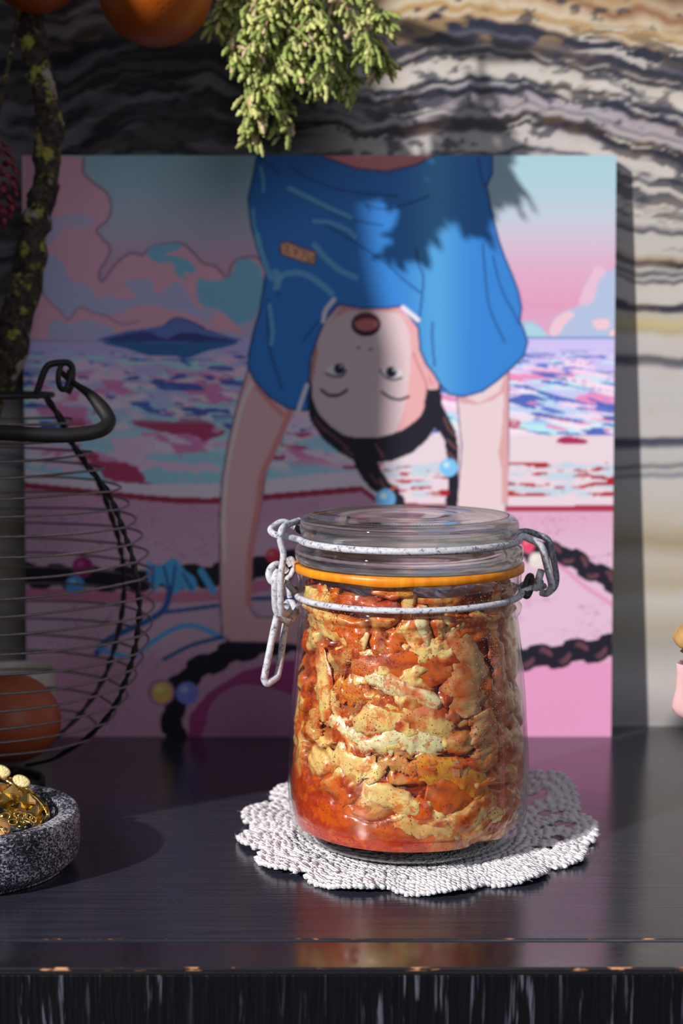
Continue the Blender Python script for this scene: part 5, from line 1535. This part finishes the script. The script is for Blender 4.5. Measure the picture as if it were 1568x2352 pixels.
jm = NT('juniper_green')
jn = jm.n('ShaderNodeAttribute', attribute_name='paint')
jm.set(Base_Color=jn.outputs['Color'], Roughness=0.6)
jm.p.inputs['Specular IOR Level'].default_value = 0.3
def juniper():
    rj = random.Random(21)
    t = thing('juniper_sprig', tuple(ond(690, -200, .81)), 'bushy light green juniper sprig hanging down in the sun', 'juniper')
    stems = [([(690, -290), (690, -100), (688, 40), (690, 100), (696, 180)], .800), ([(690, -150), (640, 0), (600, 120), (575, 220), (580, 310)], .806), ([(700, -150), (770, -20), (820, 60), (850, 130)], .806),
             ([(680, -100), (600, -10), (560, 60), (545, 150)], .803), ([(700, -60), (740, 60), (790, 150), (800, 210)], .815), ([(660, 0), (640, 130), (650, 220), (650, 300)], .815), ([(640, -80), (560, -30), (515, 20), (505, 60)], .822),
             ([(700, 20), (745, 110), (740, 200)], .800), ([(690, 60), (650, 130), (620, 190), (600, 260)], .800), ([(720, -100), (840, 0), (880, 60)], .815), ([(820, 60), (870, 120), (880, 150)], .825),
             ([(700, -100), (650, -20), (610, 60), (590, 110)], .797), ([(700, -60), (720, 30), (770, 90)], .797)]
    parts, cols = [], []
    bark = simple('juniper_bark', L(176, 140, 112), 0.8, var=0.2)
    for si, (pts, D) in enumerate(stems):
        P = smooth_prof([tuple(ond(x, y, D + rj.uniform(-.003, .003))) for x, y in pts], 8)
        link('twig', tube_mesh('twig', P, np.linspace(0.0013, 0.0006, len(P)), 7), bark, t)
        n = len(P)
        for i in range(2, n, 1):
            if P[i][2] > 0.47: continue
            for q in range(5):
                p0 = np.array(P[i]) + np.array([rj.uniform(-.004, .004), rj.uniform(-.003, .003), rj.uniform(-.003, .003)])
                d = np.array([rj.uniform(-.9, .9), rj.uniform(-1.1, .45), rj.uniform(-1.25, -.05)]); d /= np.linalg.norm(d)
                Ln = rj.uniform(.006, .013); m = 8
                pts_ = [p0]
                for s_ in range(m - 1):
                    d = d + np.array([rj.uniform(-.16, .16), rj.uniform(-.16, .16), rj.uniform(-.22, .05)]); d /= np.linalg.norm(d)
                    pts_.append(pts_[-1] + d * Ln / m)
                r_ = rj.uniform(.0009, .0013)
                rad = [r_ * k_ * (1.0 + .22 * ((z_ % 2) * 2 - 1)) for z_, k_ in enumerate((.45, .8, .95, 1.05, 1.1, 1.1, .95, .45))]
                vv, ff, _, _ = tube_data(pts_, np.array(rad), 6)
                vv = vv + NR.normal(0, .00012, vv.shape)
                parts.append((vv, ff))
                tone = rj.random()
                c_ = lin((226, 198, 164)) if tone < .06 else (lin((214, 216, 140)) if tone < .5 else lin((164, 180, 98)))
                c_ = c_ * rj.uniform(.75, 1.1)
                g_ = np.repeat(np.linspace(.55, 1.15, m), 6)[:, None]
                cols.append(c_[None] * g_)
    v, f = join_data(parts)
    me = mesh_np('scale_leaves', v, f, True, np.clip(np.vstack(cols), 0, 1))
    tag(link('scale_leaves', me, jm.m, t), kind='stuff')
juniper()

# dried maroon flower hanging at the far left
fc = ond(-22, 420, .80)
fl_ = thing('dried_flower', tuple(fc), 'dried dark maroon flower head at the far left edge', 'dried flower')
pmesh = []
for i in range(90):
    a_ = i * 2.39996; zt_ = 1 - 2 * (i + .5) / 90; rr_ = math.sqrt(1 - zt_ * zt_)
    nrm = Vector((rr_ * math.cos(a_), rr_ * math.sin(a_), zt_))
    vv = ICO1[0] * np.array([.0035, .0022, .0009])
    pmesh.append((oriented(vv, np.array(fc) + np.array(nrm) * np.array([.0135, .0125, .024]), (nrm.x + .3, nrm.y, nrm.z + .8), i), ICO1[1]))
v, f = join_data(pmesh)
tag(link('petals', mesh_np('petals', v, f), simple('maroon_petal', L(128, 44, 54), 0.7, var=0.6, nscale=140), fl_), kind='stuff')
link('stem', tube_mesh('stem', smooth_prof([(fc.x, .80, fc.z + .015), (fc.x + .008, .81, fc.z + .06), tuple(ond(62, -60, .826))], 6), 0.0012, 8), bm_.m, fl_)

# ------------------------------------------------------------------ unseen added screen standing off to the left; its edge is shaped to throw the broad shade
def build_blocker():
    y0 = 0.60; th = 0.012
    out = [(-0.252, 0.0), (-0.238, 0.060), (-0.228, 0.0836), (-0.217, 0.107), (-0.205, 0.129), (-0.206, 0.155), (-0.250, 0.215), (-0.272, 0.30), (-0.274, 0.44), (-0.288, 0.49), (-0.296, 0.54), (-0.298, 0.85), (-0.90, 0.85), (-0.90, 0.0)]
    bm = bmesh.new()
    a_ = [bm.verts.new((x, y0, z + 0.0003)) for x, z in out]; b_ = [bm.verts.new((x, y0 + th, z + 0.0003)) for x, z in out]
    bm.faces.new(a_); bm.faces.new(b_[::-1])
    for i in range(len(out)):
        j = (i + 1) % len(out)
        bm.faces.new((a_[j], a_[i], b_[i], b_[j]))
    bmesh.ops.recalc_face_normals(bm, faces=bm.faces)
    me = bpy.data.meshes.new('blocker_mesh'); bm.to_mesh(me); bm.free()
    tag(link('light_blocker', me, simple('dark_blocker', L(58, 44, 38), 0.6, var=0.2, nscale=30)), 'unseen dark screen with a curved edge standing on the sideboard beyond the left edge', 'blocker')
build_blocker()
